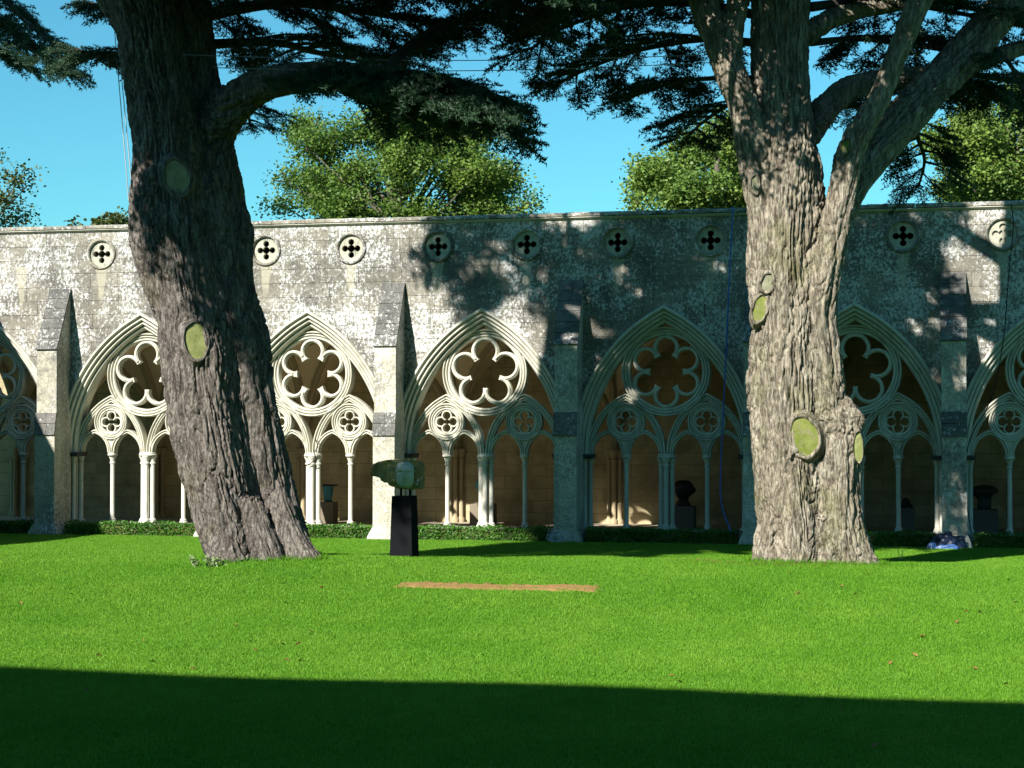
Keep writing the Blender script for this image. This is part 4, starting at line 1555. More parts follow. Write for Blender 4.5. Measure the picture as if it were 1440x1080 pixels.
# ================================================================== BROADLEAF TREES BEHIND THE WALL
def leaf_tree(name, label, base, height, blobs, leaf_m, n_leaves, leaf, seed, lean=0.0):
    """blobs: (px, py, Y, rx px, rz px) clumps of the crown"""
    r = np.random.default_rng(seed)
    root = setp(empty(name, base), label, 'tree', 'broadleaf trees beyond the cloister wall')
    b = np.array(base, float)
    top = b + np.array([lean, 0, height])
    tk = catmull([b, b + (top - b) * 0.35 + [0.15, 0, 0], b + (top - b) * 0.7, top], 6)
    MB().tube(tk, np.linspace(0.42, 0.07, len(tk)), 9).build('trunk', MT['tree_bark'], root, True)
    cs = []
    for (px, py, Y, rx, rz) in blobs:
        w = at(px, py, Y)
        k = np.linalg.norm(w - CAM) / F_PX
        cs.append((w, rx * k, rz * k))
    tot = sum(c[1] ** 2 * c[2] for c in cs)
    wm = MB()
    LV = []
    for (w, rx, rz) in cs:
        t = np.clip((w[2] - b[2]) / height * 0.75, 0.25, 0.95)
        s = tk[int(t * (len(tk) - 1))]
        mid = (s + w) / 2 + np.array([0, 0, -0.1 * rx])
        Q = catmull([s, mid, w], 5)
        wm.tube(Q, np.linspace(0.055, 0.02, len(Q)), 5)
        n = int(n_leaves * rx ** 2 * rz / tot)
        # twigs radiating inside the clump; leaves gather along them
        nt = max(6, n // 42)
        for i in range(nt):
            v = r.normal(0, 1, 3)
            v /= np.linalg.norm(v)
            v[2] = v[2] * 0.8 + 0.18
            e = w + v * np.array([rx, rx, rz]) * r.uniform(0.55, 1.12)
            st_ = w + (e - w) * r.uniform(0.1, 0.4)
            if i % 3 == 0:
                wm.tube([w, (w + e) / 2 + r.normal(0, 0.06, 3), e], [0.025, 0.016, 0.006], 3, False)
            m = max(8, n // nt)
            u = r.uniform(0, 1, m) ** 0.6
            P = st_ + (e - st_) * u[:, None] + r.normal(0, 0.2, (m, 3))
            LV.append(P)
    wm.build('limbs', MT['tree_bark'], root, True)
    P = np.vstack(LV)
    n = len(P)
    a = r.normal(0, 1, (n, 3)); a[:, 2] *= 0.5
    a /= np.linalg.norm(a, axis=1)[:, None]
    c = np.cross(a, r.normal(0, 1, (n, 3)))
    c /= np.linalg.norm(c, axis=1)[:, None]
    s = leaf * r.uniform(0.6, 1.25, n)[:, None]
    V = np.stack([P, P + (a * 0.5 + c * 0.42) * s, P + a * s * 1.15, P + (a * 0.5 - c * 0.42) * s], 1).reshape(-1, 3)
    k = np.arange(n)[:, None] * 4
    T = np.concatenate([k + [0, 1, 2], k + [0, 2, 3]])
    link('crown', tri_mesh('crown', V, T), leaf_m, root)
    return root

def bl(cx, cy, Y, spread_x, spread_y, n, r0, r1, seed, shape=None):
    r = random.Random(seed)
    out = []
    while len(out) < n:
        u, v = r.uniform(-1, 1), r.uniform(-1, 1)
        if u * u + v * v > 1:
            continue
        rr_ = r.uniform(r0, r1)
        out.append((cx + u * spread_x, cy + v * spread_y, Y + r.uniform(-2, 2), rr_, rr_ * r.uniform(0.6, 0.85)))
    return out
def tb(px, Y):
    w = at(px, 560, Y)
    return (float(w[0]), float(Y), -0.05)
leaf_tree('broadleaf_tree', 'yellow-green tree behind the wall right of the leaning cedar', tb(560, 17), 13.5,
          bl(560, 240, 17, 165, 95, 52, 28, 46, 1) + [(430, 205, 17, 26, 24), (405, 255, 17, 26, 22), (400, 290, 16, 30, 18), (700, 250, 17, 32, 22), (745, 285, 16, 26, 16), (640, 185, 18, 38, 26), (500, 190, 18, 36, 28), (720, 300, 16, 36, 18), (470, 290, 16, 50, 22), (590, 300, 16, 60, 22)],
          MT['leaf_a'], 95000, 0.10, 101)
leaf_tree('broadleaf_tree', 'fresh green chestnut behind the wall beside the pale cedar trunk', tb(1010, 15), 12.0,
          bl(1000, 255, 15, 85, 60, 24, 26, 42, 2) + [(905, 270, 15, 24, 16), (890, 290, 14, 26, 12), (985, 195, 16, 30, 20), (1030, 180, 16, 34, 24), (950, 285, 14, 40, 18), (930, 250, 15, 30, 20), (1080, 240, 15, 44, 34)],
          MT['leaf_b'], 52000, 0.115, 102)
leaf_tree('broadleaf_tree', 'bright green tree behind the wall under the right-hand cedar limb', tb(1420, 14), 13.0,
          bl(1420, 215, 14, 95, 75, 30, 26, 46, 3) + [(1345, 262, 14, 30, 20), (1335, 215, 14, 24, 18), (1370, 165, 14, 30, 24), (1410, 275, 13, 50, 18)],
          MT['leaf_b'], 62000, 0.105, 103)
leaf_tree('broadleaf_tree', 'dark olive tree behind the wall at the corner', tb(-70, 18), 12.5,
          [(-10, 225, 18, 14, 18), (20, 255, 18, 22, 13), (35, 245, 18, 14, 10), (38, 262, 18, 12, 9), (10, 285, 18, 22, 16), (40, 310, 18, 12, 8), (30, 305, 17, 18, 10), (5, 310, 17, 24, 14), (-60, 260, 18, 50, 60), (-110, 220, 18, 60, 60)],
          MT['leaf_c'], 17000, 0.12, 104)
leaf_tree('broadleaf_tree', 'far small treetop just showing over the coping left of the leaning cedar', tb(155, 30), 9.6,
          [(150, 312, 30, 9, 8), (168, 310, 30, 8, 9), (140, 318, 30, 9, 5), (106, 316, 30, 7, 3), (160, 322, 30, 30, 8)],
          MT['leaf_c'], 1500, 0.2, 105)
leaf_tree('broadleaf_tree', 'shaded tree behind the wall between the two cedar limbs', tb(1235, 20), 9.0,
          bl(1235, 330, 20, 40, 20, 5, 20, 30, 9), MT['leaf_c'], 2500, 0.2, 106)

# ================================================================== LAWN DETAIL
def tuft_mesh(seed, n=46, rad=0.11):
    r = np.random.default_rng(seed)
    V, T = [], []
    for i in range(n):
        p = np.array([*(r.normal(0, rad * 0.55, 2)), -0.006])
        h = r.uniform(0.018, 0.042)
        a = r.uniform(0, 2 * math.pi)
        w = r.uniform(0.0020, 0.0036)
        d = np.array([math.cos(a), math.sin(a), 0])
        s = np.array([-d[1], d[0], 0]) * w
        l = r.uniform(0.15, 0.9) * h
        k = len(V)
        V += [p - s, p + s, p + s * 0.8 + d * l * 0.35 + [0, 0, h * 0.6], p - s * 0.8 + d * l * 0.35 + [0, 0, h * 0.6], p + d * l + [0, 0, h]]
        T += [(k, k + 1, k + 2), (k, k + 2, k + 3), (k + 3, k + 2, k + 4)]
    return tri_mesh('grass_tuft', np.array(V), np.array(T))
tcol = bpy.data.collections.new('tufts')
for i in range(4):
    me = tuft_mesh(200 + i)
    me.materials.append(MT['grass'])
    tcol.objects.link(bpy.data.objects.new('grass_tuft', me))
# the visible part of the lawn as the carrier
def in_view(x, y):
    d0 = ray(-420, 600); d1 = ray(1800, 600)
    k = (y - CAM[1])
    return CAM[0] + d0[0] / d0[1] * k, CAM[0] + d1[0] / d1[1] * k
ys = np.linspace(-31.0, -0.95, 90)
V, Fq, D_ = [], [], []
nx = 40
for y in ys:
    a, b = in_view(0, y)
    a = max(a, -3.0)
    for i in range(nx):
        x = a + (b - a) * i / (nx - 1)
        V.append((x, y, float(lawn_h(np.array(x), np.array(y)))))
        depth = y - CAM[1]
        D_.append(min(1.0, (17.0 / depth) ** 1.15))
for j in range(len(ys) - 1):
    for i in range(nx - 1):
        k = j * nx + i
        Fq.append((k, k + 1, k + nx + 1, k + nx))
gm = mesh('grass', V, Fq)
at_ = gm.attributes.new('dens', 'FLOAT', 'POINT')
at_.data.foreach_set('value', np.array(D_, np.float32))
grass = setp(link('grass', gm, MT['grass']), 'close-mown bright green lawn grass', 'grass', kind='stuff')
ng = bpy.data.node_groups.new('grass', 'GeometryNodeTree')
ng.interface.new_socket('Geometry', in_out='INPUT', socket_type='NodeSocketGeometry')
ng.interface.new_socket('Geometry', in_out='OUTPUT', socket_type='NodeSocketGeometry')
N = ng.nodes
gi, go = N.new('NodeGroupInput'), N.new('NodeGroupOutput')
dp = N.new('GeometryNodeDistributePointsOnFaces')
na = N.new('GeometryNodeInputNamedAttribute'); na.data_type = 'FLOAT'; na.inputs[0].default_value = 'dens'
mu = N.new('ShaderNodeMath'); mu.operation = 'MULTIPLY'; mu.inputs[1].default_value = 330.0
ng.links.new(na.outputs['Attribute'], mu.inputs[0])
ng.links.new(gi.outputs[0], dp.inputs['Mesh'])
ng.links.new(mu.outputs[0], dp.inputs['Density'])
ci = N.new('GeometryNodeCollectionInfo'); ci.inputs['Collection'].default_value = tcol
ci.inputs['Separate Children'].default_value = True
ci.inputs['Reset Children'].default_value = True
ip = N.new('GeometryNodeInstanceOnPoints')
ip.inputs['Pick Instance'].default_value = True
rv = N.new('FunctionNodeRandomValue'); rv.data_type = 'FLOAT_VECTOR'
rv.inputs[0].default_value = (0, 0, 0); rv.inputs[1].default_value = (0.0, 0.0, 6.283)
rs = N.new('FunctionNodeRandomValue'); rs.data_type = 'FLOAT'
rs.inputs[2].default_value = 0.7; rs.inputs[3].default_value = 1.25
ng.links.new(dp.outputs['Points'], ip.inputs['Points'])
ng.links.new(ci.outputs[0], ip.inputs['Instance'])
ng.links.new(rv.outputs[0], ip.inputs['Rotation'])
ng.links.new(rs.outputs[1], ip.inputs['Scale'])
ng.links.new(ip.outputs[0], go.inputs[0])
md = grass.modifiers.new('grass', 'NODES')
md.node_group = ng

# bare plot of soil in the lawn
MT['soil'] = simple('dry_soil', (0.27, 0.155, 0.06), 0.35, 6, 0.95, 0.6, 30, dist=0.03)
c4 = [ground_hit(566, 823.5), ground_hit(842, 833), ground_hit(838, 826), ground_hit(600, 820.5)]
A0, A1 = ground_hit(556, 823), ground_hit(844, 829)
sv = []
ctr = (A0 + A1) / 2
ux = (A1 - A0)[:2]; Lp = np.linalg.norm(ux); ux = ux / Lp; uy = np.array([-ux[1], ux[0]])
Vp, Fp = [], []
n1, n2 = 40, 14
r = np.random.default_rng(5)
for j in range(n2):
    for i in range(n1):
        q = ctr[:2] + ux * ((i / (n1 - 1) - 0.5) * Lp) + uy * ((j / (n2 - 1) - 0.5) * 0.6)
        edge = (i in (0, n1 - 1)) or (j in (0, n2 - 1))
        if edge:
            q = q + r.normal(0, 0.06, 2)
        Vp.append((q[0], q[1], float(lawn_h(q[0], q[1])) + (-0.012 if edge else 0.024 + r.normal(0, 0.012))))
for j in range(n2 - 1):
    for i in range(n1 - 1):
        k = j * n1 + i
        Fp.append((k, k + 1, k + n1 + 1, k + n1))
setp(link('soil_plot', mesh('soil_plot', Vp, Fp, True), MT['soil']), kind='structure')

# fallen leaves scattered on the grass
MT['dead_leaf'] = simple('fallen_leaf', (0.19, 0.105, 0.035), 0.35, 3, 0.8, 0)
lv = [(-0.05, 0, 0), (-0.02, 0.028, 0.012), (0.02, 0.026, 0.014), (0.055, 0, 0.004), (0.02, -0.026, 0.016), (-0.02, -0.028, 0.01), (0, 0, -0.004)]
lm = mesh('fallen_leaf', lv, [(6, 0, 1), (6, 1, 2), (6, 2, 3), (6, 3, 4), (6, 4, 5), (6, 5, 0)])
lm.materials.append(MT['dead_leaf'])
leaf_px = [(1184, 827), (1122, 837), (1203, 838), (1419, 818), (1428, 850), (1378, 864), (1359, 863), (1346, 878), (1297, 898), (1252, 936), (1414, 966), (1371, 944), (1231, 1054), (1184, 1003), (1287, 925), (402, 851), (452, 829), (332, 882), (201, 904), (398, 910), (420, 909), (439, 892), (404, 932), (423, 932), (360, 918), (215, 934), (272, 944), (139, 925), (29, 851), (122, 974), (100, 838),
           (944, 954), (956, 963)]
rl = random.Random(3)
for (px, py) in leaf_px:
    p = ground_hit(px, py)
    o = link('fallen_leaf', lm)
    o.location = (p[0], p[1], p[2] + 0.034)
    o.rotation_euler = (rl.uniform(-0.5, 0.5), rl.uniform(-0.5, 0.5), rl.uniform(0, 6.28))
    o.scale = (rl.uniform(0.6, 0.95),) * 3
    setp(o, 'small curled brown leaf lying on the mown lawn', 'leaf', 'fallen leaves on the lawn')

# ================================================================== HEDGES
def hedge(x0, x1, label, seed):
    r = np.random.default_rng(seed)
    root = setp(empty('box_hedge', ((x0 + x1) / 2, -0.35, 0)), label, 'hedge', 'low clipped hedges under the arches')
    MB().box(x0 + 0.03, x1 - 0.03, -0.57, -0.08, -0.03, 0.24).build('inner_foliage', MT['leaf_c'], root)
    L = x1 - x0
    n = int(L * 900)
    f = r.uniform(0, 1, n)
    P = np.zeros((n, 3))
    P[:, 0] = r.uniform(x0, x1, n)
    fr = f < 0.6
    P[fr, 1] = -0.60 + r.uniform(0, 0.06, fr.sum())
    P[fr, 2] = r.uniform(0.0, 0.285, fr.sum())
    P[~fr, 1] = r.uniform(-0.6, -0.06, (~fr).sum())
    P[~fr, 2] = 0.255 + r.uniform(0, 0.05, (~fr).sum()) + 0.02 * np.sin(P[~fr, 0] * 5 + seed)
    P[:, 1] -= 0.035 * fbm(np.stack([P[:, 0] * 3, P[:, 2] * 4, P[:, 0] * 0], 1), 2, seed)
    a = r.normal(0, 1, (n, 3)); a[:, 1] -= 0.5; a[:, 2] += 0.35
    a /= np.linalg.norm(a, axis=1)[:, None]
    c = np.cross(a, r.normal(0, 1, (n, 3)))
    c /= np.linalg.norm(c, axis=1)[:, None]
    s = 0.055 * r.uniform(0.6, 1.2, n)[:, None]
    V = np.stack([P, P + (a * 0.5 + c * 0.4) * s, P + a * s, P + (a * 0.5 - c * 0.4) * s], 1).reshape(-1, 3)
    k = np.arange(n)[:, None] * 4
    T = np.concatenate([k + [0, 1, 2], k + [0, 2, 3]])
    setp(link('leaves', tri_mesh('leaves', V, T), MT['box_leaf'], root), kind='stuff')
names = ['clipped box hedge in deep shade at the cloister corner', 'clipped box hedge, half in sun, left of the leaning cedar', 'sunlit clipped box hedge behind the leaning cedar, left of the carved head',
         'shaded clipped box hedge right of the carved head', 'shaded clipped box hedge under the hanging blue rope', 'shaded clipped box hedge behind the pale cedar', 'shaded clipped box hedge right of the blue tarpaulin']
for i, k in enumerate(range(-1, 6)):
    hedge(max(-2.9, k * B + 0.42), (k + 1) * B - 0.42, names[i], 300 + i)

# ================================================================== CARVED HEAD ON ITS PLINTH
gp = ground_hit(562, 784)
PX, PYY, PZ = float(gp[0]), float(gp[1]) + 0.3, float(gp[2])
MT['black_plinth'] = simple('black_plinth', (0.005, 0.0055, 0.007), 0.3, 3, 0.75, 0.1, 10, spec=0.08)
rotp = YAW + R(-14)
def rot2(x, y):
    c, s = math.cos(rotp), math.sin(rotp)
    return (PX + x * c - y * s, PYY + x * s + y * c)
m = MB()
hb, ht = 0.215, 0.185
H0 = PZ + 1.10
V = [(*rot2(sx * hb, sy * hb), PZ - 0.05) for (sx, sy) in ((-1, -1), (1, -1), (1, 1), (-1, 1))] + [(*rot2(sx * ht, sy * ht), H0) for (sx, sy) in ((-1, -1), (1, -1), (1, 1), (-1, 1))]
m.add(V, [(0, 3, 2, 1), (4, 5, 6, 7), (0, 1, 5, 4), (1, 2, 6, 5), (2, 3, 7, 6), (3, 0, 4, 7)])
pl = setp(m.build('plinth', MT['black_plinth']), 'tall black tapering plinth standing on the lawn under the carved head', 'plinth')
bvm = pl.modifiers.new('bevel', 'BEVEL'); bvm.width = 0.008; bvm.segments = 2
hd = setp(empty('carved_head', (PX, PYY, H0)), 'carved stone face set in a rough mossy slab on the black plinth', 'sculpture')
MT['moss_stone'] = lichen_stone('mossy_slab', (0.29, 0.215, 0.095), (0.40, 0.31, 0.14), (0.08, 0.06, 0.03), 0.1, 0.5, rnd=False)
MT['face_stone'] = pale_stone('face_stone', (0.32, 0.36, 0.32), (0.40, 0.45, 0.40), (0.24, 0.26, 0.09), 0.6)
# slab: rough wedge, thicker at the face; profile along its length
nl = 26
nr = 18
rs_ = np.random.default_rng(9)
V, F = [], []
fy = -1.0
def loc(u, v, w):            # u to the right of the viewer, v towards the viewer, w up
    dx, dy = math.cos(YAW), math.sin(YAW)
    return (PX + u * dx + v * dy, PYY + u * dy - v * dx, H0 + w)
for i in range(nl):
    t = i / (nl - 1)
    u = -0.60 + 0.94 * t
    top_ = 0.60 + 0.05 * math.sin(t * 3.0) - 0.05 * max(0, 0.14 - t) / 0.14
    bot_ = 0.15 + 0.24 * max(0, (0.5 - t) / 0.5) - 0.02 * t
    thick = 0.15 + 0.03 * math.sin(t * 5)
    if i == 0:
        top_, bot_ = 0.565, 0.40
        thick = 0.10
    cz, hz_ = (top_ + bot_) / 2, (top_ - bot_) / 2
    for j in range(nr):
        a = 2 * math.pi * j / nr
        ca, sa = math.cos(a), math.sin(a)
        e = 0.28
        v = thick * math.copysign(abs(ca) ** e, ca)
        w = cz + hz_ * math.copysign(abs(sa) ** e, sa)
        nn_ = float(fbm(np.array([[u * 6, v * 6, w * 26]]), 3, 4)[0]) - 0.5
        V.append(loc(u + nn_ * 0.10, v * (1 + nn_ * 1.3), w + nn_ * 0.09))
for i in range(nl - 1):
    for j in range(nr):
        k = (j + 1) % nr
        F.append((i * nr + j, i * nr + k, (i + 1) * nr + k, (i + 1) * nr + j))
F.append(tuple(range(nr)))
F.append(tuple((nl - 1) * nr + j for j in range(nr - 1, -1, -1)))
MB().add(V, F).build('rough_slab', MT['moss_stone'], hd)
# the face: a relief
nu, nv = 44, 56
V, F = [], []
g2 = lambda x, y, sx, sy: math.exp(-(x / sx) ** 2 - (y / sy) ** 2)
for j in range(nv):
    y = -1 + 2 * j / (nv - 1)
    for i in range(nu):
        x = -1 + 2 * i / (nu - 1)
        wid = 0.168 * (1 - 0.12 * max(0, -y) ** 2)
        rr_ = min(1, (abs(x) ** 2.6 * 0.85 + abs(y) ** 3.2))
        h = 0.17 * (1 - rr_) ** 0.5
        h += 0.076 * g2(x, y - 0.02, 0.11, 0.30) + 0.060 * g2(x, y + 0.16, 0.15, 0.11)          # nose
        h += 0.037 * g2(x - 0.42, y - 0.34, 0.34, 0.10) + 0.037 * g2(x + 0.42, y - 0.34, 0.34, 0.10)  # brows
        h -= 0.051 * g2(x - 0.42, y - 0.14, 0.24, 0.12) + 0.051 * g2(x + 0.42, y - 0.14, 0.24, 0.12)  # sockets
        h += 0.034 * g2(x - 0.42, y - 0.13, 0.14, 0.06) + 0.034 * g2(x + 0.42, y - 0.13, 0.14, 0.06)  # lids
        h += 0.034 * g2(x, y + 0.42, 0.25, 0.06) + 0.037 * g2(x, y + 0.53, 0.20, 0.06) - 0.024 * g2(x, y + 0.475, 0.26, 0.02)
        h += 0.051 * g2(x, y + 0.80, 0.24, 0.14) - 0.020 * g2(x, y + 0.65, 0.3, 0.05)
        V.append(loc(0.015 + x * wid, 0.10 + h, 0.385 + y * 0.245))
for j in range(nv - 1):
    for i in range(nu - 1):
        k = j * nu + i
        F.append((k, k + 1, k + nu + 1, k + nu))
MB().add(V, F).build('face', MT['face_stone'], hd, True)
for du in (-0.06, 0.10):
    m = MB()
    p = loc(du, 0.0, 0)
    m.lathe((p[0], p[1], H0), [(0.035, 0.0), (0.022, 0.01), (0.022, 0.24)], 10)
    m.build('support_rod', MT['black_plinth'], hd, True)

# ================================================================== SCULPTURES IN THE WALK
MT['plinth_a'] = simple('brown_plinth', (0.20, 0.165, 0.12), 0.12, 2, 0.8, 0.1)
MT['plinth_b'] = simple('grey_plinth', (0.17, 0.155, 0.145), 0.12, 2, 0.8, 0.1)
MT['teal'] = simple('teal_bronze', (0.02, 0.17, 0.22), 0.4, 6, 0.45, 0.2, spec=0.5)
MT['cyan'] = simple('cyan_bronze', (0.08, 0.36, 0.40), 0.3, 6, 0.5, 0.2, spec=0.5)
MT['dark_bronze'] = simple('dark_bronze', (0.018, 0.018, 0.02), 0.4, 6, 0.5, 0.2, spec=0.5)
MT['green_bronze'] = simple('green_bronze', (0.015, 0.045, 0.04), 0.4, 6, 0.5, 0.2, spec=0.5)
YS = 4.35
def disp_plinth(px, py_top, w, mat, label):
    t = at(px, py_top, YS)
    m = MB().box(t[0] - w, t[0] + w, YS - 0.02, YS + 2 * w - 0.02, 0.06, t[2])
    o = setp(m.build('display_plinth', mat), label, 'plinth', 'display plinths along the cloister walk')
    b = o.modifiers.new('bevel', 'BEVEL'); b.width = 0.006; b.segments = 2
    return float(t[0]), float(YS + w - 0.02), float(t[2])
x, y, z = disp_plinth(458, 706, 0.215, MT['plinth_a'], 'brown display plinth under the teal vessel')
m = MB().lathe((x, y, z), [(0.10, 0.001), (0.115, 0.02), (0.11, 0.12), (0.13, 0.22), (0.145, 0.34), (0.15, 0.40), (0.155, 0.42), (0.12, 0.425), (0.11, 0.36), (0.0, 0.33)], 20, 1.0, 0.85)
sv_ = setp(empty('vessel_sculpture', (x, y, z)), 'teal flaring vessel sculpture on the brown plinth', 'sculpture')
m.build('body', MT['teal'], sv_, True)
m = MB()
m.add([(x - 0.13, y - 0.10, z + 0.428), (x + 0.24, y - 0.10, z + 0.428), (x + 0.26, y + 0.10, z + 0.43), (x - 0.13, y + 0.10, z + 0.43), (x - 0.13, y - 0.10, z + 0.475), (x + 0.24, y - 0.10, z + 0.47), (x + 0.26, y + 0.10, z + 0.47), (x - 0.13, y + 0.10, z + 0.48)],
      [(0, 3, 2, 1), (4, 5, 6, 7), (0, 1, 5, 4), (1, 2, 6, 5), (2, 3, 7, 6), (3, 0, 4, 7)])
m.build('rim', MT['dark_bronze'], sv_)
x, y, z = disp_plinth(676, 709, 0.30, MT['plinth_a'], 'brown display plinth half hidden by the clustered column')
P = catmull([(x + 0.06, y, z + 0.0), (x + 0.03, y, z + 0.12), (x - 0.06, y, z + 0.32), (x - 0.13, y - 0.03, z + 0.50), (x - 0.02, y, z + 0.58), (x + 0.10, y, z + 0.45)], 6)
setp(MB().tube(P, np.concatenate([np.linspace(0.05, 0.055, 8), np.linspace(0.055, 0.085, 12), np.linspace(0.085, 0.03, len(P) - 20)]), 10).build('curved_sculpture', MT['cyan'], None, True), 'pale cyan bending figure peeping out behind the clustered column', 'sculpture')

def bust(px, py, w, mat, pm, plab, lab, parts, seed):
    """parts: stacked (radius, height) outline of a rough-cast head or torso, distorted"""
    x, y, z = disp_plinth(px, py, w, pm, plab)
    n = 20
    V, F = [], []
    P = catmull(np.array([(a, b, 0) for a, b in parts], float), 5)
    for (r_, h_, _) in P:
        for i in range(n):
            a = 2 * math.pi * i / n
            q = np.array([[math.cos(a) * 2.2 + seed, math.sin(a) * 2.2, h_ * 9]])
            k = 1 + 0.55 * (float(fbm(q, 2, seed)[0]) - 0.5)
            V.append((x + max(r_, 0.004) * k * math.cos(a), y + max(r_, 0.004) * k * math.sin(a) * 0.8, z + h_ + 0.001))
    m_ = len(P)
    for j in range(m_ - 1):
        for i in range(n):
            k = (i + 1) % n
            F.append((j * n + i, j * n + k, (j + 1) * n + k, (j + 1) * n + i))
    F.append(tuple(range(n - 1, -1, -1)))
    F.append(tuple((m_ - 1) * n + i for i in range(n)))
    setp(MB().add(V, F).build('bust', mat, None, True), lab, 'bust')
bust(959, 712, 0.30, MT['dark_bronze'], MT['plinth_b'], 'grey display plinth under the black bust', 'black bust with a broad ragged head on a grey plinth',
     [(0.17, 0.0), (0.18, 0.06), (0.14, 0.16), (0.17, 0.22), (0.27, 0.36), (0.29, 0.50), (0.22, 0.60), (0.10, 0.66), (0.0, 0.67)], 3)
bust(1273, 715, 0.23, MT['dark_bronze'], MT['plinth_b'], 'grey display plinth under the low black form', 'low black wedge-shaped bust on a grey plinth',
     [(0.19, 0.0), (0.18, 0.05), (0.12, 0.12), (0.10, 0.18), (0.05, 0.25), (0.0, 0.27)], 5)
bust(1385, 717, 0.32, MT['green_bronze'], MT['plinth_b'], 'grey display plinth under the green-black bust', 'green-black bust broad at the crown on a grey plinth',
     [(0.17, 0.0), (0.18, 0.08), (0.17, 0.22), (0.20, 0.32), (0.29, 0.40), (0.30, 0.50), (0.22, 0.58), (0.0, 0.62)], 8)

# ================================================================== ROPES, CABLES, BUNDLES
MT['blue_rope'] = simple('blue_rope', (0.02, 0.12, 0.42), 0.15, 20, 0.6, 0)
MT['cable'] = simple('black_cable', (0.012, 0.012, 0.013), 0.2, 10, 0.6, 0)
MT['steel'] = simple('steel_cable', (0.22, 0.22, 0.21), 0.2, 10, 0.45, 0, metallic=0.6)
MT['tarp'] = simple('blue_tarpaulin', (0.008, 0.014, 0.035), 0.35, 5, 0.4, 0.4, 12, spec=0.5)
MT['tarp2'] = simple('pale_blue_tarpaulin', (0.03, 0.08, 0.22), 0.35, 5, 0.35, 0.3, 12, spec=0.5)
pts = [at(1031, 291, -0.14), at(1026, 380, -0.25), at(1021, 500, -0.35), at(1016, 600, -0.45), at(1013, 680, -0.55), at(1015, 710, -0.62), at(1021, 730, -0.68), at(1028, 747, -0.75)]
setp(MB().tube(catmull(pts, 6), 0.017, 6).build('blue_rope', MT['blue_rope'], None, True), 'bright blue rope hanging down the wall from the coping', 'rope')
pts = [at(1422, 285, -0.14), at(1425, 320, -0.12), at(1420, 370, -0.13), at(1416, 420, -0.12), at(1412, 470, -0.12), at(1400, 540, -0.14), at(1385, 580, -0.13), at(1372, 600, -0.1), at(1362, 625, -0.08), at(1357, 660, -0.08), at(1360, 710, -0.08), at(1366, 750, -0.1)]
setp(MB().tube(catmull(pts, 6), 0.012, 5).build('black_cable', MT['cable'], None, True), 'thin black cable trailing down the wall right of the tarpaulin buttress', 'cable')
pts = [at(443, 616, .2), at(447, 628, .2), at(442, 636, .16), at(444, 645, .16), at(436, 652, .18), at(430, 655, .2)]
setp(MB().tube(catmull(pts, 5), 0.012, 5).build('black_cable', MT['cable'], None, True), 'short black wire looped over a sunlit capital behind the leaning cedar', 'cable')
for i, (a, b, lab) in enumerate((((258, 77), (1000, 77), 'upper taut steel bracing cable between the two cedars'), ((300, 95), (1000, 88), 'lower taut steel bracing cable between the two cedars'))):
    p0, p1 = at(*a, LY - 0.75), at(*b, RY - 0.2)
    Q = [p0 + (p1 - p0) * t + np.array([0, 0, -0.10 * math.sin(math.pi * t)]) for t in np.linspace(0, 1, 16)]
    setp(MB().tube(Q, 0.008, 5).build('bracing_cable', MT['steel'], None, True), lab, 'cable', 'cables bracing the cedars')
for i, (a, b, lab) in enumerate((((155, -30), (181, 282), 'left one of two thin grey ropes dropping beside the leaning trunk'), ((158, -30), (186, 270), 'right one of two thin grey ropes dropping beside the leaning trunk'))):
    p0, p1 = at(*a, LY + 0.8), at(*b, LY + 0.75)
    setp(MB().tube([p0, (p0 + p1) / 2, p1], 0.009, 5).build('guy_rope', MT['steel'], None, True), lab, 'rope', 'ropes hanging by the leaning cedar')

def crumple(name, px, py, Y, sx, sy, sz, mat, label, cat, seed):
    w = at(px, py, Y)
    bm = bmesh.new()
    bmesh.ops.create_icosphere(bm, subdivisions=4, radius=1.0)
    co = np.array([v.co[:] for v in bm.verts])
    d = fbm(co * 2.6 + seed, 3, seed)
    rd = np.abs(vnoise(co * np.array([3, 3, 6.0]) + seed * 2.0, seed + 1) * 2 - 1)
    k = 0.65 + 0.7 * (d - 0.3) - 0.22 * rd
    for v, s in zip(bm.verts, k):
        v.co = Vector((v.co.x * sx * s, v.co.y * sy * s, max(v.co.z, -0.25) * sz * s))
    mn = min(v.co.z for v in bm.verts)
    g0 = float(lawn_h(w[0], w[1]))
    for v in bm.verts:
        v.co += Vector((w[0], w[1], g0 - mn - 0.02))
    me = bpy.data.meshes.new(name)
    bm.to_mesh(me)
    bm.free()
    me.shade_smooth()
    return link(name, me, mat)
tb_ = crumple('tarpaulin_bundle', 1334, 765, -1.12, 0.46, 0.26, 0.36, MT['tarp'], '', '', 4)
setp(tb_, 'crumpled dark blue tarpaulin bundle at the foot of a shaded buttress', 'tarpaulin')
for (px, sx, sz, sd_) in ((1310, 0.13, 0.17, 7), (1332, 0.34, 0.13, 9)):
    o = crumple('tarpaulin_fold', px, 768, -1.36, sx, 0.1, sz, MT['tarp2'], '', '', sd_)
    o.parent = tb_
MT['pale_bag'] = simple('pale_cord', (0.42, 0.45, 0.50), 0.2, 10, 0.6, 0)
m = MB()
w = at(781, 760, -1.12)
g0 = float(lawn_h(w[0], w[1]))
for i in range(7):
    a0 = rl.uniform(0, 6.28)
    rx_, rz_ = rl.uniform(0.08, 0.2), rl.uniform(0.05, 0.14)
    off = rl.uniform(-0.09, 0.09)
    Q = [(w[0] + off + rx_ * math.cos(t), w[1] + rl.uniform(-0.02, 0.02) + 0.06 * math.sin(t + a0), g0 + 0.03 + rz_ * (0.9 + math.sin(t))) for t in np.linspace(0, 2 * math.pi, 20)]
    m.tube(Q, 0.008, 5)
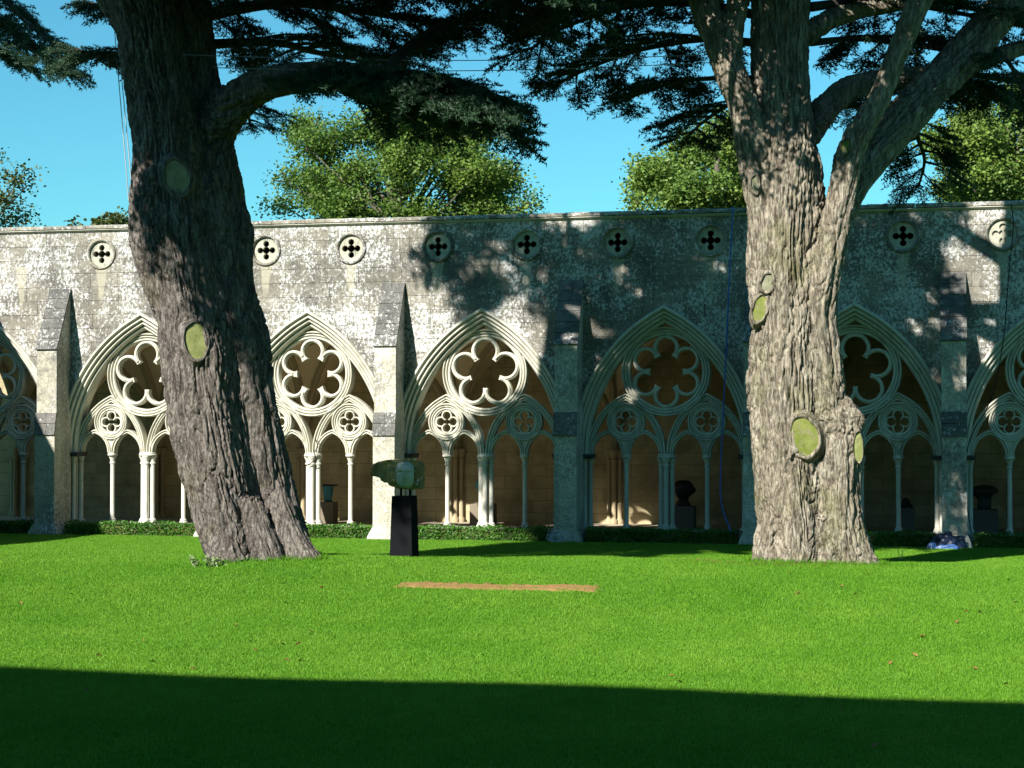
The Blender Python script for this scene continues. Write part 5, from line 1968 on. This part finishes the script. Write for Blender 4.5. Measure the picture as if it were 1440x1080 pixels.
setp(m.build('cord_coil', MT['pale_bag'], None, True), 'loose coil of pale cord on the grass at a buttress foot', 'cord')

# small plants by the trunks
def sprig(name, px, py, n, h, label, mat, seed, leafy=True):
    r = np.random.default_rng(seed)
    p = ground_hit(px, py)
    root = setp(empty(name, tuple(float(v) for v in p)), label, 'plant')
    wm = MB(); V = []; T = []
    for i in range(n):
        b = p + np.array([r.normal(0, 0.16), r.normal(0, 0.06), -0.01])
        e = b + np.array([r.normal(0, 0.1), r.normal(0, 0.08), h * r.uniform(0.5, 1.1)])
        wm.tube([b, (b + e) / 2 + r.normal(0, 0.02, 3), e], [0.006, 0.005, 0.003], 4)
        if leafy:
            for j in range(14):
                t = r.uniform(0.2, 1)
                c = b + (e - b) * t
                a = r.normal(0, 1, 3); a /= np.linalg.norm(a)
                s = np.cross(a, r.normal(0, 1, 3)); s /= np.linalg.norm(s)
                k = len(V)
                V += [c, c + a * 0.03 + s * 0.018, c + a * 0.06, c + a * 0.03 - s * 0.018]
                T += [(k, k + 1, k + 2), (k, k + 2, k + 3)]
    wm.build('stems', MT['twig'] if leafy else mat, root)
    if leafy:
        link('leaves', tri_mesh('leaves', np.array(V), np.array(T)), mat, root)
MT['sprig'] = simple('grey_green_leaf', (0.16, 0.22, 0.09), 0.3, 6, 0.7, 0)
MT['straw'] = simple('straw', (0.45, 0.42, 0.22), 0.2, 6, 0.7, 0)
sprig('weed', 300, 797, 10, 0.2, 'low straggling weed at the foot of the leaning cedar', MT['sprig'], 1)
sprig('grass_stalk', 1262, 788, 3, 0.32, 'few pale dry grass stalks beside the pale cedar trunk', MT['straw'], 2, False)

# needle litter round the foot of the pale cedar
r = np.random.default_rng(77)
V, T = [], []
c0 = ground_hit(1150, 800)
for i in range(900):
    a = r.uniform(0, 2 * math.pi)
    d = 1.15 + abs(r.normal(0, 0.35))
    x, y = 18.75 + d * math.cos(a) * 1.05, RY + 0.05 + d * math.sin(a)
    if abs(x - 18.75) > 2.2:
        continue
    z = float(lawn_h(x, y)) + r.uniform(0.015, 0.04)
    t = r.uniform(0, 6.28)
    u = np.array([math.cos(t), math.sin(t), r.uniform(-.2, .2)]) * r.uniform(0.02, 0.045)
    w = np.array([-u[1], u[0], 0]) * 0.35
    k = len(V)
    p = np.array([x, y, z])
    V += [p - u, p + w, p + u, p - w]
    T += [(k, k + 1, k + 2), (k, k + 2, k + 3)]
setp(link('needle_litter', tri_mesh('needle_litter', np.array(V), np.array(T)), MT['dead_leaf']), 'brown needle litter on the grass round the pale cedar', 'litter', kind='stuff')

# longer unmown grass fringing the trunks
r = np.random.default_rng(78)
for (trk, lab) in ((tl, 'longer unmown grass round the foot of the leaning cedar'), (tr_, 'longer unmown grass round the foot of the pale cedar')):
    n = len(trk.data.vertices)
    co = np.zeros(n * 3, np.float32)
    trk.data.vertices.foreach_get('co', co)
    co = co.reshape(-1, 3)
    co = co[np.abs(co[:, 2] - lawn_h(co[:, 0], co[:, 1])) < 0.03]
    idx = r.integers(0, len(co), 3200)
    cc = co.mean(0)
    V, T = [], []
    for i in idx:
        p = co[i].astype(float)
        d = p - cc
        d[2] = 0
        d /= np.linalg.norm(d)
        p = p + d * abs(r.normal(0, 0.07))
        p[2] = float(lawn_h(p[0], p[1])) - 0.01
        h = r.uniform(0.04, 0.12)
        a = r.uniform(0, 6.28)
        e = np.array([math.cos(a), math.sin(a), 0])
        w = np.array([-e[1], e[0], 0]) * 0.004
        k = len(V)
        V += [p - w, p + w, p + w * .7 + e * h * .2 + [0, 0, h * .6], p - w * .7 + e * h * .2 + [0, 0, h * .6], p + e * h * .55 + [0, 0, h]]
        T += [(k, k + 1, k + 2), (k, k + 2, k + 3), (k + 3, k + 2, k + 4)]
    setp(link('fringe_grass', tri_mesh('fringe_grass', np.array(V), np.array(T)), MT['grass']), lab, 'grass', kind='stuff')
